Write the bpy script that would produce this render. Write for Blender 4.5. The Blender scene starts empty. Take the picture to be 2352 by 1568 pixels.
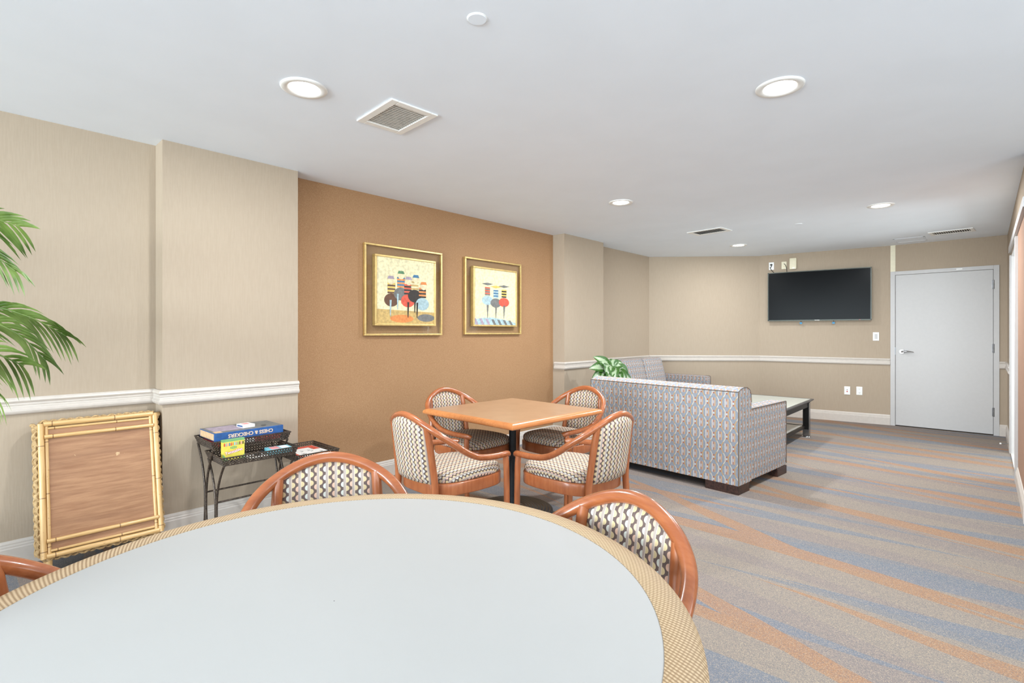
import bpy, math, random
from mathutils import Vector, Matrix
random.seed(7)
C = bpy.context.scene.collection
PI = math.pi
R = math.radians

# ------------------------------------------------------------------ survey frame -> room frame
# Room frame: x = distance from the camera towards the right, the long left wall is x = -3.845, y runs along it.
TH = R(42.7)
CT, ST = math.cos(TH), math.sin(TH)
CAMZ = 1.257
CEIL = 2.436
def cw(X, Y):
    return (X * CT - Y * ST, X * ST + Y * CT)

# ------------------------------------------------------------------ colour
def lin(c):
    return tuple(((v / 255) / 12.92 if v / 255 <= 0.04045 else ((v / 255 + 0.055) / 1.055) ** 2.4) for v in c) + (1.0,)

# ------------------------------------------------------------------ node expressions
class E:
    def __init__(s, nt, v): s.nt, s.v = nt, v
    def _m(s, op, *a):
        n = s.nt.nodes.new('ShaderNodeMath'); n.operation = op
        for i, x in enumerate(a):
            x = x.v if isinstance(x, E) else x
            if isinstance(x, (int, float)): n.inputs[i].default_value = x
            else: s.nt.links.new(x, n.inputs[i])
        return E(s.nt, n.outputs[0])
    def __add__(s, o): return s._m('ADD', s, o)
    __radd__ = __add__
    def __sub__(s, o): return s._m('SUBTRACT', s, o)
    def __rsub__(s, o): return s._m('SUBTRACT', o, s)
    def __mul__(s, o): return s._m('MULTIPLY', s, o)
    __rmul__ = __mul__
    def __truediv__(s, o): return s._m('DIVIDE', s, o)
    def fract(s): return s._m('FRACT', s)
    def floor(s): return s._m('FLOOR', s)
    def abs(s): return s._m('ABSOLUTE', s)
    def sin(s): return s._m('SINE', s)
    def mod(s, o): return s._m('FLOORED_MODULO', s, o)
    def lt(s, o): return s._m('LESS_THAN', s, o)
    def gt(s, o): return s._m('GREATER_THAN', s, o)
    def mn(s, o): return s._m('MINIMUM', s, o)
    def mx(s, o): return s._m('MAXIMUM', s, o)
    def clamp(s, a=0.0, b=1.0): return s.mx(a).mn(b)
    def sqrt(s): return s._m('SQRT', s)
    def smooth(s, a, b):
        n = s.nt.nodes.new('ShaderNodeMapRange'); n.interpolation_type = 'SMOOTHSTEP'
        s.nt.links.new(s.v, n.inputs[0]); n.inputs[1].default_value = a; n.inputs[2].default_value = b
        return E(s.nt, n.outputs[0])

class Mat:
    def __init__(s, name, base=(200, 200, 200), rough=0.6, metal=0.0, spec=0.5, coat=0.0):
        s.m = bpy.data.materials.new(name); s.m.use_nodes = True
        s.nt = s.m.node_tree; s.b = s.nt.nodes['Principled BSDF']
        s.b.inputs['Base Color'].default_value = lin(base)
        s.b.inputs['Roughness'].default_value = rough
        s.b.inputs['Metallic'].default_value = metal
        s.b.inputs['Specular IOR Level'].default_value = spec
        s.b.inputs['Coat Weight'].default_value = coat
        s.b.inputs['Coat Roughness'].default_value = 0.12
        s._tc = None
    def tc(s, kind):
        if s._tc is None: s._tc = s.nt.nodes.new('ShaderNodeTexCoord')
        return s._tc.outputs[kind]
    def xyz(s, kind='Object'):
        n = s.nt.nodes.new('ShaderNodeSeparateXYZ'); s.nt.links.new(s.tc(kind), n.inputs[0])
        return [E(s.nt, n.outputs[i]) for i in range(3)]
    def vec(s, x, y, z=0.0):
        n = s.nt.nodes.new('ShaderNodeCombineXYZ')
        for i, q in enumerate((x, y, z)):
            if isinstance(q, E): s.nt.links.new(q.v, n.inputs[i])
            else: n.inputs[i].default_value = q
        return n.outputs[0]
    def noise(s, vec, scale=5.0, detail=2.0, rough=0.5):
        n = s.nt.nodes.new('ShaderNodeTexNoise')
        s.nt.links.new(vec, n.inputs['Vector'])
        n.inputs['Scale'].default_value = scale; n.inputs['Detail'].default_value = detail; n.inputs['Roughness'].default_value = rough
        return E(s.nt, n.outputs[0])
    def white(s, vec):
        n = s.nt.nodes.new('ShaderNodeTexWhiteNoise'); s.nt.links.new(vec, n.inputs['Vector'])
        return E(s.nt, n.outputs[0])
    def mix(s, f, a, b):
        n = s.nt.nodes.new('ShaderNodeMix'); n.data_type = 'RGBA'
        if isinstance(f, E): s.nt.links.new(f.v, n.inputs[0])
        else: n.inputs[0].default_value = f
        for i, q in ((6, a), (7, b)):
            if isinstance(q, tuple): n.inputs[i].default_value = lin(q) if len(q) == 3 else q
            else: s.nt.links.new(q, n.inputs[i])
        return n.outputs[2]
    def color(s, sock): s.nt.links.new(sock, s.b.inputs['Base Color']); return s
    def bump(s, h, dist=0.002, strength=0.5):
        n = s.nt.nodes.new('ShaderNodeBump'); n.inputs['Strength'].default_value = strength; n.inputs['Distance'].default_value = dist
        s.nt.links.new(h.v, n.inputs['Height']); s.nt.links.new(n.outputs[0], s.b.inputs['Normal']); return s

M = {}
def simple(key, base, rough=0.5, metal=0.0, spec=0.5, coat=0.0, var=0.06, scale=30):
    """plain material with a little procedural tone variation"""
    q = Mat(key, base, rough, metal, spec, coat)
    n = q.noise(q.tc('Object'), scale, 3)
    d = tuple(max(0, c * (1 - var)) for c in base); u = tuple(min(255, c * (1 + var)) for c in base)
    q.color(q.mix(n.smooth(.3, .7), d, u)); M[key] = q.m; return q

def mat_wallpaper(key, a, b, diag=False):
    q = Mat(key, a, 0.75, spec=0.25)
    x, y, z = q.xyz()
    if diag:
        v1 = q.noise(q.vec(x * 40, y * 230 + z * 120, z * 60 - y * 45), 1.0, 3)
        v2 = q.noise(q.vec(x * 40, y * 215 - z * 160, z * 65 + y * 45), 1.0, 3)
        n = v1.mx(v2)
        big = q.noise(q.vec(x, y, z), 2.2, 2)
        f = (n.smooth(.42, .78) * .8 + big * .25).clamp()
    else:
        v1 = q.noise(q.vec(x * 130, y * 130, z * 11), 1.0, 3)
        v2 = q.noise(q.vec(x * 30, y * 30, z * 60), 1.0, 2)
        f = (v1.smooth(.3, .7) * .65 + v2 * .35).clamp()
    q.color(q.mix(f, a, b)); q.bump(f, .0008, .25); M[key] = q.m

mat_wallpaper('beige', (169, 153, 134), (174, 158, 139))
mat_wallpaper('brown', (152, 115, 81), (176, 140, 105), True)
mat_wallpaper('rose', (146, 114, 95), (164, 132, 112))
simple('ceiling', (235, 243, 252), .8, var=.005, scale=3)
simple('trim', (198, 189, 180), .4, var=.012)
simple('doorwhite', (190, 188, 187), .45, var=.005)
simple('tile', (205, 203, 198), .35, var=.05, scale=6)
simple('white_plastic', (235, 235, 232), .35, var=.01)
simple('ivory', (222, 214, 186), .4, var=.01)
simple('chrome', (165, 165, 166), .25, 1.0, var=.02)
simple('steel', (128, 128, 130), .42, 1.0, var=.05)
simple('gold', (214, 186, 124), .42, .75, var=.04)
simple('black_wood', (11, 9, 8), .4, spec=.3, var=.3)
simple('dark_leg', (52, 33, 27), .4, var=.35, scale=60)
simple('iron', (74, 64, 56), .42, .5, var=.3, scale=120)
simple('column_black', (34, 38, 42), .35, .3, var=.1)
simple('dark_gap', (24, 21, 19), .8)
simple('slat', (214, 212, 206), .5, var=.02)
simple('vent_shade_grey', (190, 188, 183), .7)
simple('cable', (18, 17, 16), .5)
simple('piping', (98, 84, 74), .8)
simple('red_plastic', (190, 40, 50), .4)
simple('blue_tag', (52, 130, 172), .5)
simple('pot_white', (232, 232, 228), .3, var=.02)
simple('soil', (58, 42, 30), .9, var=.3, scale=80)
simple('trunk', (112, 92, 58), .8, var=.3, scale=50)
simple('basketpot', (120, 86, 54), .7, var=.3, scale=70)
simple('paper', (228, 226, 222), .6, var=.02)
simple('ink', (28, 28, 32), .5)
simple('letter_tan', (222, 196, 168), .5, var=.03)
simple('box_blue', (42, 84, 140), .4, var=.08)
simple('box_tan', (214, 178, 140), .5)
simple('redbox', (160, 52, 52), .5, var=.3, scale=40)
simple('teal', (120, 186, 200), .4)
simple('pink', (226, 150, 150), .4)
simple('crayon_yellow', (218, 202, 84), .4, var=.03)
simple('crayon_green', (116, 166, 108), .4, var=.05)
simple('crayon_red', (206, 52, 58), .4)
simple('letter_white', (245, 243, 240), .4, var=.01)
simple('tv_bezel', (22, 24, 22), .15, .3)
simple('screen_gasket', (38, 40, 32), .3, .5)

# --- screen
q = Mat('screen', (6, 6, 7), .22, spec=.05); n = q.noise(q.tc('Object'), 3, 1); q.color(q.mix(n, (5, 5, 6), (7, 7, 8))); M['screen'] = q.m

# --- white laminate of the round table
q = Mat('laminate', (232, 232, 233), .6, spec=.15); n = q.noise(q.tc('Object'), 4, 2)
q.color(q.mix(n, (172, 170, 167), (175, 173, 170))); M['laminate'] = q.m

# --- woven rim : skewed basket weave in polar coordinates round the table centre
q = Mat('weave', (222, 196, 154), .7, spec=.25)
x, y, z = q.xyz()
r = (x * x + y * y).sqrt()
n = q.nt.nodes.new('ShaderNodeMath'); n.operation = 'ARCTAN2'; q.nt.links.new(y.v, n.inputs[0]); q.nt.links.new(x.v, n.inputs[1])
ang = E(q.nt, n.outputs[0]) * .64
p1 = ((ang + r * .75) * (2 * PI / .0088)).sin(); p2 = ((r - ang * .35) * (2 * PI / .0075)).sin()
h = p1 * .62 + p1 * p2 * .28 + p2 * .3
f = h.smooth(-.95, .85)
q.color(q.mix(f, (138, 110, 80), (196, 171, 138))); q.bump(h, .001, .4); M['weave'] = q.m

# --- orange stained wood
def mat_wood(key, a, b, c, rough=.3, coat=.4, sx=9, sy=60, axis=0):
    q = Mat(key, a, rough, spec=.45, coat=coat)
    x, y, z = q.xyz('Object')
    if axis == 2: v = q.vec(x * sy, y * sy, z * sx)
    elif axis == 1: v = q.vec(x * sy, y * sx, z * sy)
    else: v = q.vec(x * sx, y * sy, z * sy)
    g = q.noise(v, 1.0, 4, .6); big = q.noise(q.tc('Object'), 6, 2)
    col = q.mix(g.smooth(.3, .72), a, b); col = q.mix((big.smooth(.5, .8)) * .5, col, c)
    q.color(col); M[key] = q.m; return q
mat_wood('chairwood', (152, 84, 48), (168, 100, 60), (124, 62, 34), axis=2)
mat_wood('chairrail', (150, 82, 46), (166, 97, 57), (124, 61, 34), axis=0, rough=.26, coat=.6)
mat_wood('edgewood', (188, 116, 64), (204, 134, 80), (152, 84, 44), axis=1)
q = Mat('tablelam', (224, 178, 128), .28, spec=.5)
n = q.noise(q.tc('Object'), 9, 4, .6); q.color(q.mix(n.smooth(.3, .7), (166, 128, 97), (174, 137, 105))); M['tablelam'] = q.m

# --- old wood panel of the bamboo table, worn
q = Mat('panelwood', (190, 140, 100), .45, spec=.4)
x, y, z = q.xyz('Object')
g = q.noise(q.vec(x * 5, y * 30, z * 60), 1.0, 5, .65); g2 = q.noise(q.vec(x * 1.5, y * 3, z * 14), 1.0, 2)
col = q.mix(g.smooth(.25, .75), (142, 100, 71), (173, 131, 97)); col = q.mix(g2.smooth(.5, .75) * .5, col, (124, 84, 62))
sc = q.noise(q.vec(x * 22, y, z * 22), 1.0, 3, .7); sc2 = q.noise(q.vec(x * 3, y, z * 4), 1.0, 1)
col = q.mix(sc.smooth(.66, .72) * sc2.smooth(.45, .6), col, (226, 196, 150)); q.color(col); M['panelwood'] = q.m
# --- bamboo with node rings (UV v = metres along the pole)
q = Mat('bamboo', (222, 184, 120), .38, spec=.45, coat=.2)
u, v, w = q.xyz('UV'); nn = q.noise(q.vec(u * 8, v * 5), 1.0, 3)
col = q.mix(nn.smooth(.3, .7), (198, 156, 98), (216, 180, 126))
ring = ((v / .27 + .37).fract() - .5).abs().lt(.008)
sp = q.noise(q.tc('Object'), 90, 2); col = q.mix(sp.smooth(.68, .76) * .6, col, (150, 104, 60))
q.color(q.mix(ring * .85, col, (116, 76, 40))); M['bamboo'] = q.m
q = Mat('wicker', (186, 154, 108), .7, spec=.25); u, v, w = q.xyz('UV')
nn = q.noise(q.vec(u * 6, v * 60), 1.0, 3); q.color(q.mix(nn.smooth(.25, .75), (142, 110, 70), (208, 178, 132))); M['wicker'] = q.m

# --- chair fabric : stripes of half dots either side of a brown wave
def mat_chairfab(key):
    q = Mat(key, (180, 160, 140), .85, spec=.15)
    u, v, w = q.xyz('UV'); P, Q = .029, .0275
    cu = u / P; k = cu.floor(); a = cu.fract() * P
    vv = v / Q; b1 = (vv.fract() - .5) * Q; b2 = ((vv + .5).fract() - .5) * Q
    s0 = .0096
    e1 = (a - s0) / .0082; f1 = b1 / .0088; dl = (e1 * e1 + f1 * f1).lt(1.0) * a.gt(s0)
    ar = a - P
    e2 = ar / .0100; f2 = b2 / .0090; dr = (e2 * e2 + f2 * f2).lt(1.0)
    stripe = a.lt(s0)
    line = ((a - .0040).abs().lt(.0008) + (a - .0078).abs().lt(.0007)).clamp()
    odd = k.mod(2.0).gt(.5)
    alt = q.mix(odd, (214, 216, 208), (220, 182, 160))
    col = q.mix(dl, (104, 88, 84), alt); col = q.mix(dr, col, (212, 192, 150))
    st = q.mix(line, (196, 180, 166), (146, 134, 138))
    st = q.mix(a.lt(.0028), st, (214, 196, 176))
    col = q.mix(stripe, col, st)
    n = q.noise(q.vec(u * 1500, v * 1500), 1.0, 1)
    col2 = q.mix(n.smooth(.3, .7) * .18, col, (120, 108, 100))
    q.color(col2); q.bump(n, .0004, .3); M[key] = q.m
mat_chairfab('chairfab')

# --- sofa fabric : ogee lattice of cream / gold ribbons on blue grey with rust blocks
def mat_sofafab(key):
    q = Mat(key, (165, 170, 182), .85, spec=.15)
    u, v, w = q.xyz('UV'); S, Py = .053, .176
    t = v / Py
    tri = ((t.fract() - .5).abs() * 4 - 1)          # -1..1, +1 at t integer
    wv = (tri * 1.75).clamp(-1, 1)
    def ribbon(cx):
        i = cx.floor(); s = 1 - i.mod(2.0) * 2          # +1 even line, -1 odd
        off = wv * s * .27
        d = (cx.fract() - .5 - off)
        return d.abs().lt(.082), off
    cx = u / S
    rA, oA = ribbon(cx)
    # blocks : column j is centred at cx integer
    cj = cx + .5; j = cj.floor(); fx = cj.fract() - .5
    ph = t + .5 * j.mod(2.0)
    fy = (ph + .5).fract() - .5                        # 0 at the wide cell
    wide_x = fx.abs(); big = wide_x.lt(.30) * fy.abs().lt(.20)
    core = (fx + .02).abs().lt(.12) * fy.abs().lt(.19); mid = (fx + .02).abs().lt(.09) * fy.abs().lt(.07)
    wbar = (fx + .25).abs().lt(.05) * fy.abs().lt(.19); gbar = (fx - .20).abs().lt(.07) * fy.abs().lt(.185)
    fy2 = ph.fract() - .5
    small = fx.abs().lt(.13) * ((fy2.abs() - .085).abs().lt(.035))
    smallm = fx.abs().lt(.10) * fy2.abs().lt(.04)
    col = q.mix(1.0, (168, 174, 186), (168, 174, 186))
    st = q.noise(q.vec(u * 700, v * 60), 1.0, 1)
    col = q.mix(st.smooth(.3, .7), (126, 133, 144), (152, 158, 167))
    col = q.mix(gbar, col, (194, 160, 120)); col = q.mix(wbar, col, (216, 208, 196))
    col = q.mix(core, col, (168, 130, 114)); col = q.mix(mid, col, (176, 174, 182))
    col = q.mix(small, col, (158, 106, 92)); col = q.mix(smallm, col, (184, 190, 200))
    rc = q.mix(oA.gt(0.0), (186, 150, 102), (196, 187, 172))
    col = q.mix(rA, col, rc)
    n = q.noise(q.vec(u * 1400, v * 1400), 1.0, 1)
    q.color(q.mix(n.smooth(.3, .7) * .12, col, (110, 110, 116))); q.bump(n, .0004, .25); M[key] = q.m
mat_sofafab('sofafab')

# --- carpet : long tapering ribbons of blue and orange over beige and mauve
q = Mat('carpet', (180, 165, 150), .95, spec=.1)
x, y, z = q.xyz('Object')
nz = q.noise(q.vec(x * .8, y * .8), 1.0, 1)
def band(p, D, a, b, c, w0, w1, d, e, jit=.25):
    qq = p / D + (x * b + c).sin() * a + nz * jit
    fl = qq.floor(); wd = ((x * d + fl * e).sin() * w1 + w0)
    return ((qq.fract() - .5).abs()).lt(wd * .5)
grain = q.noise(q.vec(x * 260, y * 260), 1.0, 2, .7); yarn = q.white(q.vec((x * 360).floor(), (y * 360).floor()))
mv = band(y + x * .03, .55, .22, 1.1, 1.0, .42, .25, 1.2, 2.3)
bl = band(y - x * .05, .47, .25, .9, 2.0, .22, .24, 1.35, 2.1)
bl2 = band(y + x * .10, .61, .30, .7, 4.0, .10, .14, 1.05, 1.7)
o1 = band(y, .50, .22, 1.25, .3, .13, .17, 1.45, 2.6)
o2 = band(y + x * .26, .95, .16, 1.5, 2.2, .07, .06, 1.9, 1.3)
fz = q.noise(q.vec(x * 160, y * 160), 1.0, 2) ; spk = yarn.smooth(.0, 1.0)
col = q.mix(mv * .8, (140, 129, 119), (132, 121, 117))
col = q.mix(bl * .8, col, (110, 118, 130)); col = q.mix(bl2 * .75, col, (112, 118, 127))
col = q.mix(((o1 + o2).clamp()) * .8, col, (158, 117, 85))
col = q.mix(yarn.lt(.26) * .45, col, (92, 97, 106)); col = q.mix(yarn.gt(.78) * .38, col, (182, 166, 142))
col = q.mix(grain.smooth(.4, .62) * .25, col, (108, 98, 92))
q.color(col); q.bump(grain, .003, .5); M['carpet'] = q.m

# --- clear glass (thin sheets): fresnel reflection over transparency
def mat_glass(key, tint=(250, 252, 251), refl=.03):
    q = Mat(key, tint, .0); nt = q.nt
    out = nt.nodes['Material Output']; tr = nt.nodes.new('ShaderNodeBsdfTransparent'); gl = nt.nodes.new('ShaderNodeBsdfGlossy')
    tr.inputs[0].default_value = lin(tint); gl.inputs['Roughness'].default_value = .02
    ge = nt.nodes.new('ShaderNodeNewGeometry'); dt = nt.nodes.new('ShaderNodeVectorMath'); dt.operation = 'DOT_PRODUCT'; mx = nt.nodes.new('ShaderNodeMixShader')
    nt.links.new(ge.outputs['Normal'], dt.inputs[0]); nt.links.new(ge.outputs['Incoming'], dt.inputs[1])
    c1 = (1 - E(nt, dt.outputs['Value']).abs()).clamp(); c2 = c1 * c1; fr = c2 * c2 * c1 * .5 + refl
    nt.links.new(fr.v, mx.inputs[0]); nt.links.new(tr.outputs[0], mx.inputs[1]); nt.links.new(gl.outputs[0], mx.inputs[2])
    nt.links.new(mx.outputs[0], out.inputs[0]); nt.nodes.remove(q.b); M[key] = q.m
mat_glass('glass'); mat_glass('smoked', (205, 214, 208), .6)
q = Mat('paleglass', (196, 202, 194), .08, spec=.6); n = q.noise(q.tc('Object'), 5, 1); q.color(q.mix(n, (190, 196, 188), (198, 204, 196))); M['paleglass'] = q.m
q = Mat('shelfglass', (176, 176, 174), .12, spec=.7); n = q.noise(q.tc('Object'), 5, 1); q.color(q.mix(n, (158, 160, 158), (176, 177, 175))); M['shelfglass'] = q.m
# --- emitting lens of the downlights
q = Mat('lamp', (255, 255, 255), .5); q.b.inputs['Emission Color'].default_value = (1, .985, .96, 1); q.b.inputs['Emission Strength'].default_value = 9.0; M['lamp'] = q.m
# --- leaves
q = Mat('palmleaf', (84, 128, 52), .4, spec=.5); u, v, w = q.xyz('Object'); n = q.noise(q.tc('Object'), 9, 3)
q.color(q.mix(n.smooth(.3, .7), (66, 92, 26), (118, 140, 68))); M['palmleaf'] = q.m
q = Mat('aglaleaf', (110, 150, 100), .35, spec=.5); u, v, w = q.xyz('UV')
n = q.noise(q.tc('Object'), 60, 3); e = (u.abs() * 1.15 + n * .7)
q.color(q.mix(e.smooth(.75, 1.05), (150, 168, 134), (54, 92, 34))); M['aglaleaf'] = q.m
# --- abstract prints (plain stand-ins)
def art_mat(key, base): simple(key, base, .6, var=.07, scale=45)
for k, c in dict(art_cream=(222, 212, 172), art_ochre=(190, 160, 100), art_blue=(60, 112, 150), art_red=(204, 84, 64), art_green=(86, 128, 92),
                 art_lilac=(160, 146, 160), art_orange=(216, 132, 72), art_black=(46, 40, 36), art_sky=(160, 184, 190), art_yellow=(214, 184, 92),
                 art_brown=(96, 66, 48), art_skin=(222, 206, 168), art_grey=(110, 110, 108)).items(): art_mat(k, c)

# ------------------------------------------------------------------ mesh builder
class MB:
    def __init__(s): s.v = []; s.f = []; s.u = []; s.sm = []
    def add(s, vs, fs, uvs=None, smooth=False, X=None):
        o = len(s.v)
        s.v += [tuple(X @ Vector(p)) if X else tuple(p) for p in vs]
        for i, f in enumerate(fs):
            s.f.append([o + k for k in f]); s.u.append(uvs[i] if uvs else None); s.sm.append(smooth)
        return s
    def box(s, x0, x1, y0, y1, z0, z1, X=None):
        v = [(x0, y0, z0), (x1, y0, z0), (x1, y1, z0), (x0, y1, z0), (x0, y0, z1), (x1, y0, z1), (x1, y1, z1), (x0, y1, z1)]
        return s.add(v, [(0, 3, 2, 1), (4, 5, 6, 7), (0, 1, 5, 4), (1, 2, 6, 5), (2, 3, 7, 6), (3, 0, 4, 7)], X=X)
    def prism(s, poly, a, b, axis='z', smooth=False, X=None):
        n = len(poly)
        def P(p, t): return {'z': (p[0], p[1], t), 'x': (t, p[0], p[1]), 'y': (p[0], t, p[1])}[axis]
        v = [P(p, a) for p in poly] + [P(p, b) for p in poly]
        s.add(v, [tuple(range(n))[::-1], tuple(range(n, 2 * n))], X=X)
        s.add(v, [(i, (i + 1) % n, n + (i + 1) % n, n + i) for i in range(n)], smooth=smooth, X=X)
        return s
    def loft(s, rings, cap=True, smooth=True, X=None, uvf=None):
        n = len(rings[0]); v = [p for r in rings for p in r]; fs = []
        for i in range(len(rings) - 1):
            for j in range(n):
                a = i * n + j; b = i * n + (j + 1) % n; fs.append((a, b, b + n, a + n))
        s.add(v, fs, [[uvf(v[k]) for k in f] for f in fs] if uvf else None, smooth, X)
        if cap:
            m = len(rings) - 1
            for ring, rev in ((rings[0], True), (rings[m], False)):
                idx = list(range(n)); idx = idx[::-1] if rev else idx
                s.add(ring, [idx], [[uvf(ring[k]) for k in idx]] if uvf else None, False, X)
        return s
    def lathe(s, prof, cx=0, cy=0, cz=0, n=32, smooth=True, X=None, cap=True):
        rings = [[(cx + r * math.cos(2 * PI * k / n), cy + r * math.sin(2 * PI * k / n), cz + z) for k in range(n)] for r, z in prof]
        return s.loft(rings, cap, smooth, X)
    def tube(s, pts, r, n=10, cap=True, closed=False, smooth=True, X=None, flat=1.0):
        pts = [Vector(p) for p in pts]; m = len(pts)
        rad = r if isinstance(r, (list, tuple)) else [r] * m
        T = []
        for i in range(m):
            a = pts[(i - 1) % m] if (closed or i > 0) else pts[i]; b = pts[(i + 1) % m] if (closed or i < m - 1) else pts[i]
            t = (b - a); T.append(t.normalized() if t.length > 1e-9 else Vector((0, 0, 1)))
        up = Vector((0, 0, 1)) if abs(T[0].z) < .9 else Vector((1, 0, 0))
        N = (up - T[0] * up.dot(T[0])).normalized(); rings = []; L = 0; Ls = []
        for i in range(m):
            N = (N - T[i] * N.dot(T[i])); N = N.normalized() if N.length > 1e-6 else T[i].orthogonal().normalized()
            B = T[i].cross(N)
            if i: L += (pts[i] - pts[i - 1]).length
            Ls.append(L)
            rings.append([pts[i] + N * (rad[i] * math.cos(2 * PI * k / n)) + B * (rad[i] * flat * math.sin(2 * PI * k / n)) for k in range(n)])
        v = [p for q in rings for p in q]; fs = []; uv = []
        for i in range(m if closed else m - 1):
            for j in range(n):
                a = i * n + j; b = i * n + (j + 1) % n; i2 = (i + 1) % m
                fs.append((a, b, i2 * n + (j + 1) % n, i2 * n + j))
                l0, l1 = Ls[i], (Ls[i + 1] if i + 1 < m else Ls[i] + .01)
                uv.append([(j / n, l0), ((j + 1) / n, l0), ((j + 1) / n, l1), (j / n, l1)])
        s.add(v, fs, uv, smooth, X)
        if cap and not closed:
            s.add(rings[0], [tuple(range(n))[::-1]], X=X); s.add(rings[-1], [tuple(range(n))], X=X)
        return s
    def rbox(s, x0, x1, y0, y1, z0, z1, r, n=8, bulge=(0, 0, 0), X=None):
        """rounded, optionally puffed cushion"""
        hx, hy, hz = (x1 - x0) / 2, (y1 - y0) / 2, (z1 - z0) / 2; c = Vector(((x0 + x1) / 2, (y0 + y1) / 2, (z0 + z1) / 2))
        for ax in range(3):
            for sg in (-1, 1):
                vs = []; uv = []; h = (hx, hy, hz); a, b = (ax + 1) % 3, (ax + 2) % 3
                ts = [-1 + 2 * i / n for i in range(n + 1)]
                ts = [math.copysign(abs(t) ** .75, t) for t in ts]
                for i in range(n + 1):
                    for j in range(n + 1):
                        p = [0, 0, 0]; p[ax] = sg * h[ax]; p[a] = ts[i] * h[a]; p[b] = ts[j] * h[b]
                        qv = Vector(p); inn = Vector([max(-(h[k] - r), min(h[k] - r, p[k])) for k in range(3)])
                        d = qv - inn; out = inn + d.normalized() * r if d.length > 1e-9 else qv
                        for k in range(3):
                            o1, o2 = (k + 1) % 3, (k + 2) % 3
                            out[k] += math.copysign(1, p[k]) * bulge[k] * (abs(p[k]) / h[k]) * (1 - (p[o1] / h[o1]) ** 2) * (1 - (p[o2] / h[o2]) ** 2)
                        vs.append(out + c)
                        if ax == 2: uv.append((p[0] + c.x, p[1] + c.y))
                        elif ax == 1: uv.append((p[0] + c.x, p[2] + c.z))
                        else: uv.append((p[1] + c.y, p[2] + c.z))
                fs = []; fu = []
                for i in range(n):
                    for j in range(n):
                        k = i * (n + 1) + j; f = (k, k + n + 1, k + n + 2, k + 1)
                        if sg < 0: f = f[::-1]
                        fs.append(f); fu.append([uv[t] for t in f])
                s.add(vs, fs, fu, True, X)
        return s
    def build(s, name, mat, parent=None, bevel=0.0, seg=2, weld=False):
        me = bpy.data.meshes.new(name); me.from_pydata(s.v, [], s.f)
        uvl = me.uv_layers.new(name='UVMap')
        for p in me.polygons:
            p.use_smooth = s.sm[p.index]; u = s.u[p.index]
            if u is None:
                nn = p.normal; ax = max(range(3), key=lambda k: abs(nn[k]))
                u = []
                for k in p.vertices:
                    co = s.v[k]; u.append((co[1], co[2]) if ax == 0 else (co[0], co[2]) if ax == 1 else (co[0], co[1]))
            for li, q in zip(p.loop_indices, u): uvl.data[li].uv = q
        me.materials.append(M[mat]); me.validate()
        o = bpy.data.objects.new(name, me); C.objects.link(o)
        if weld:
            w = o.modifiers.new('Weld', 'WELD'); w.merge_threshold = .0002
        if bevel:
            b = o.modifiers.new('Bevel', 'BEVEL'); b.width = bevel; b.segments = seg; b.limit_method = 'ANGLE'; b.angle_limit = R(50)
            b.harden_normals = False
        if parent: o.parent = parent
        return o

def tag(o, label=None, cat=None, group=None, kind=None):
    if label: o['label'] = label
    if cat: o['category'] = cat
    if group: o['group'] = group
    if kind: o['kind'] = kind
    return o
def thing(name, label, cat, loc=(0, 0, 0), rot=0, group=None):
    o = bpy.data.objects.new(name, None); C.objects.link(o); o.empty_display_size = .1
    o.location = loc; o.rotation_euler = rot if isinstance(rot, tuple) else (0, 0, rot)
    return tag(o, label, cat, group)
def struct(mb, name, mat, label=None, cat=None, bevel=0.0):
    o = mb.build(name, mat, None, bevel); tag(o, label, cat, kind='structure'); return o
def dup(root, loc, rot, label, group=None):
    r = root.copy(); C.objects.link(r); r.location = loc; r.rotation_euler = rot if isinstance(rot, tuple) else (0, 0, rot)
    r['label'] = label
    if group: r['group'] = group
    for ch in list(root.children):
        c = ch.copy(); C.objects.link(c); c.parent = r
        for g in ch.children:
            d = g.copy(); C.objects.link(d); d.parent = c
    return r
def smoothpath(pts, k=6):
    pts = [Vector(p) for p in pts]; out = []
    for i in range(len(pts) - 1):
        p0 = pts[max(i - 1, 0)]; p1 = pts[i]; p2 = pts[i + 1]; p3 = pts[min(i + 2, len(pts) - 1)]
        for j in range(k):
            t = j / k; t2 = t * t; t3 = t2 * t
            out.append(.5 * ((2 * p1) + (p2 - p0) * t + (2 * p0 - 5 * p1 + 4 * p2 - p3) * t2 + (3 * p1 - p0 - 3 * p2 + p3) * t3))
    out.append(pts[-1]); return out
def text_mesh(txt, size, mb_name, mat, parent, X, depth=.0006, bold=0.0, align='CENTER', shear=0.0):
    cu = bpy.data.curves.new(mb_name, 'FONT'); cu.body = txt; cu.size = size; cu.align_x = align; cu.align_y = 'CENTER'
    cu.extrude = depth; cu.offset = bold; cu.shear = shear; cu.resolution_u = 3
    t = bpy.data.objects.new(mb_name + '_tmp', cu); C.objects.link(t); bpy.context.view_layer.update()
    me = bpy.data.meshes.new_from_object(t.evaluated_get(bpy.context.evaluated_depsgraph_get()))
    bpy.data.objects.remove(t); bpy.data.curves.remove(cu)
    me.transform(X); me.materials.clear(); me.materials.append(M[mat]); me.name = mb_name
    o = bpy.data.objects.new(mb_name, me); C.objects.link(o); o.parent = parent
    return o

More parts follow.
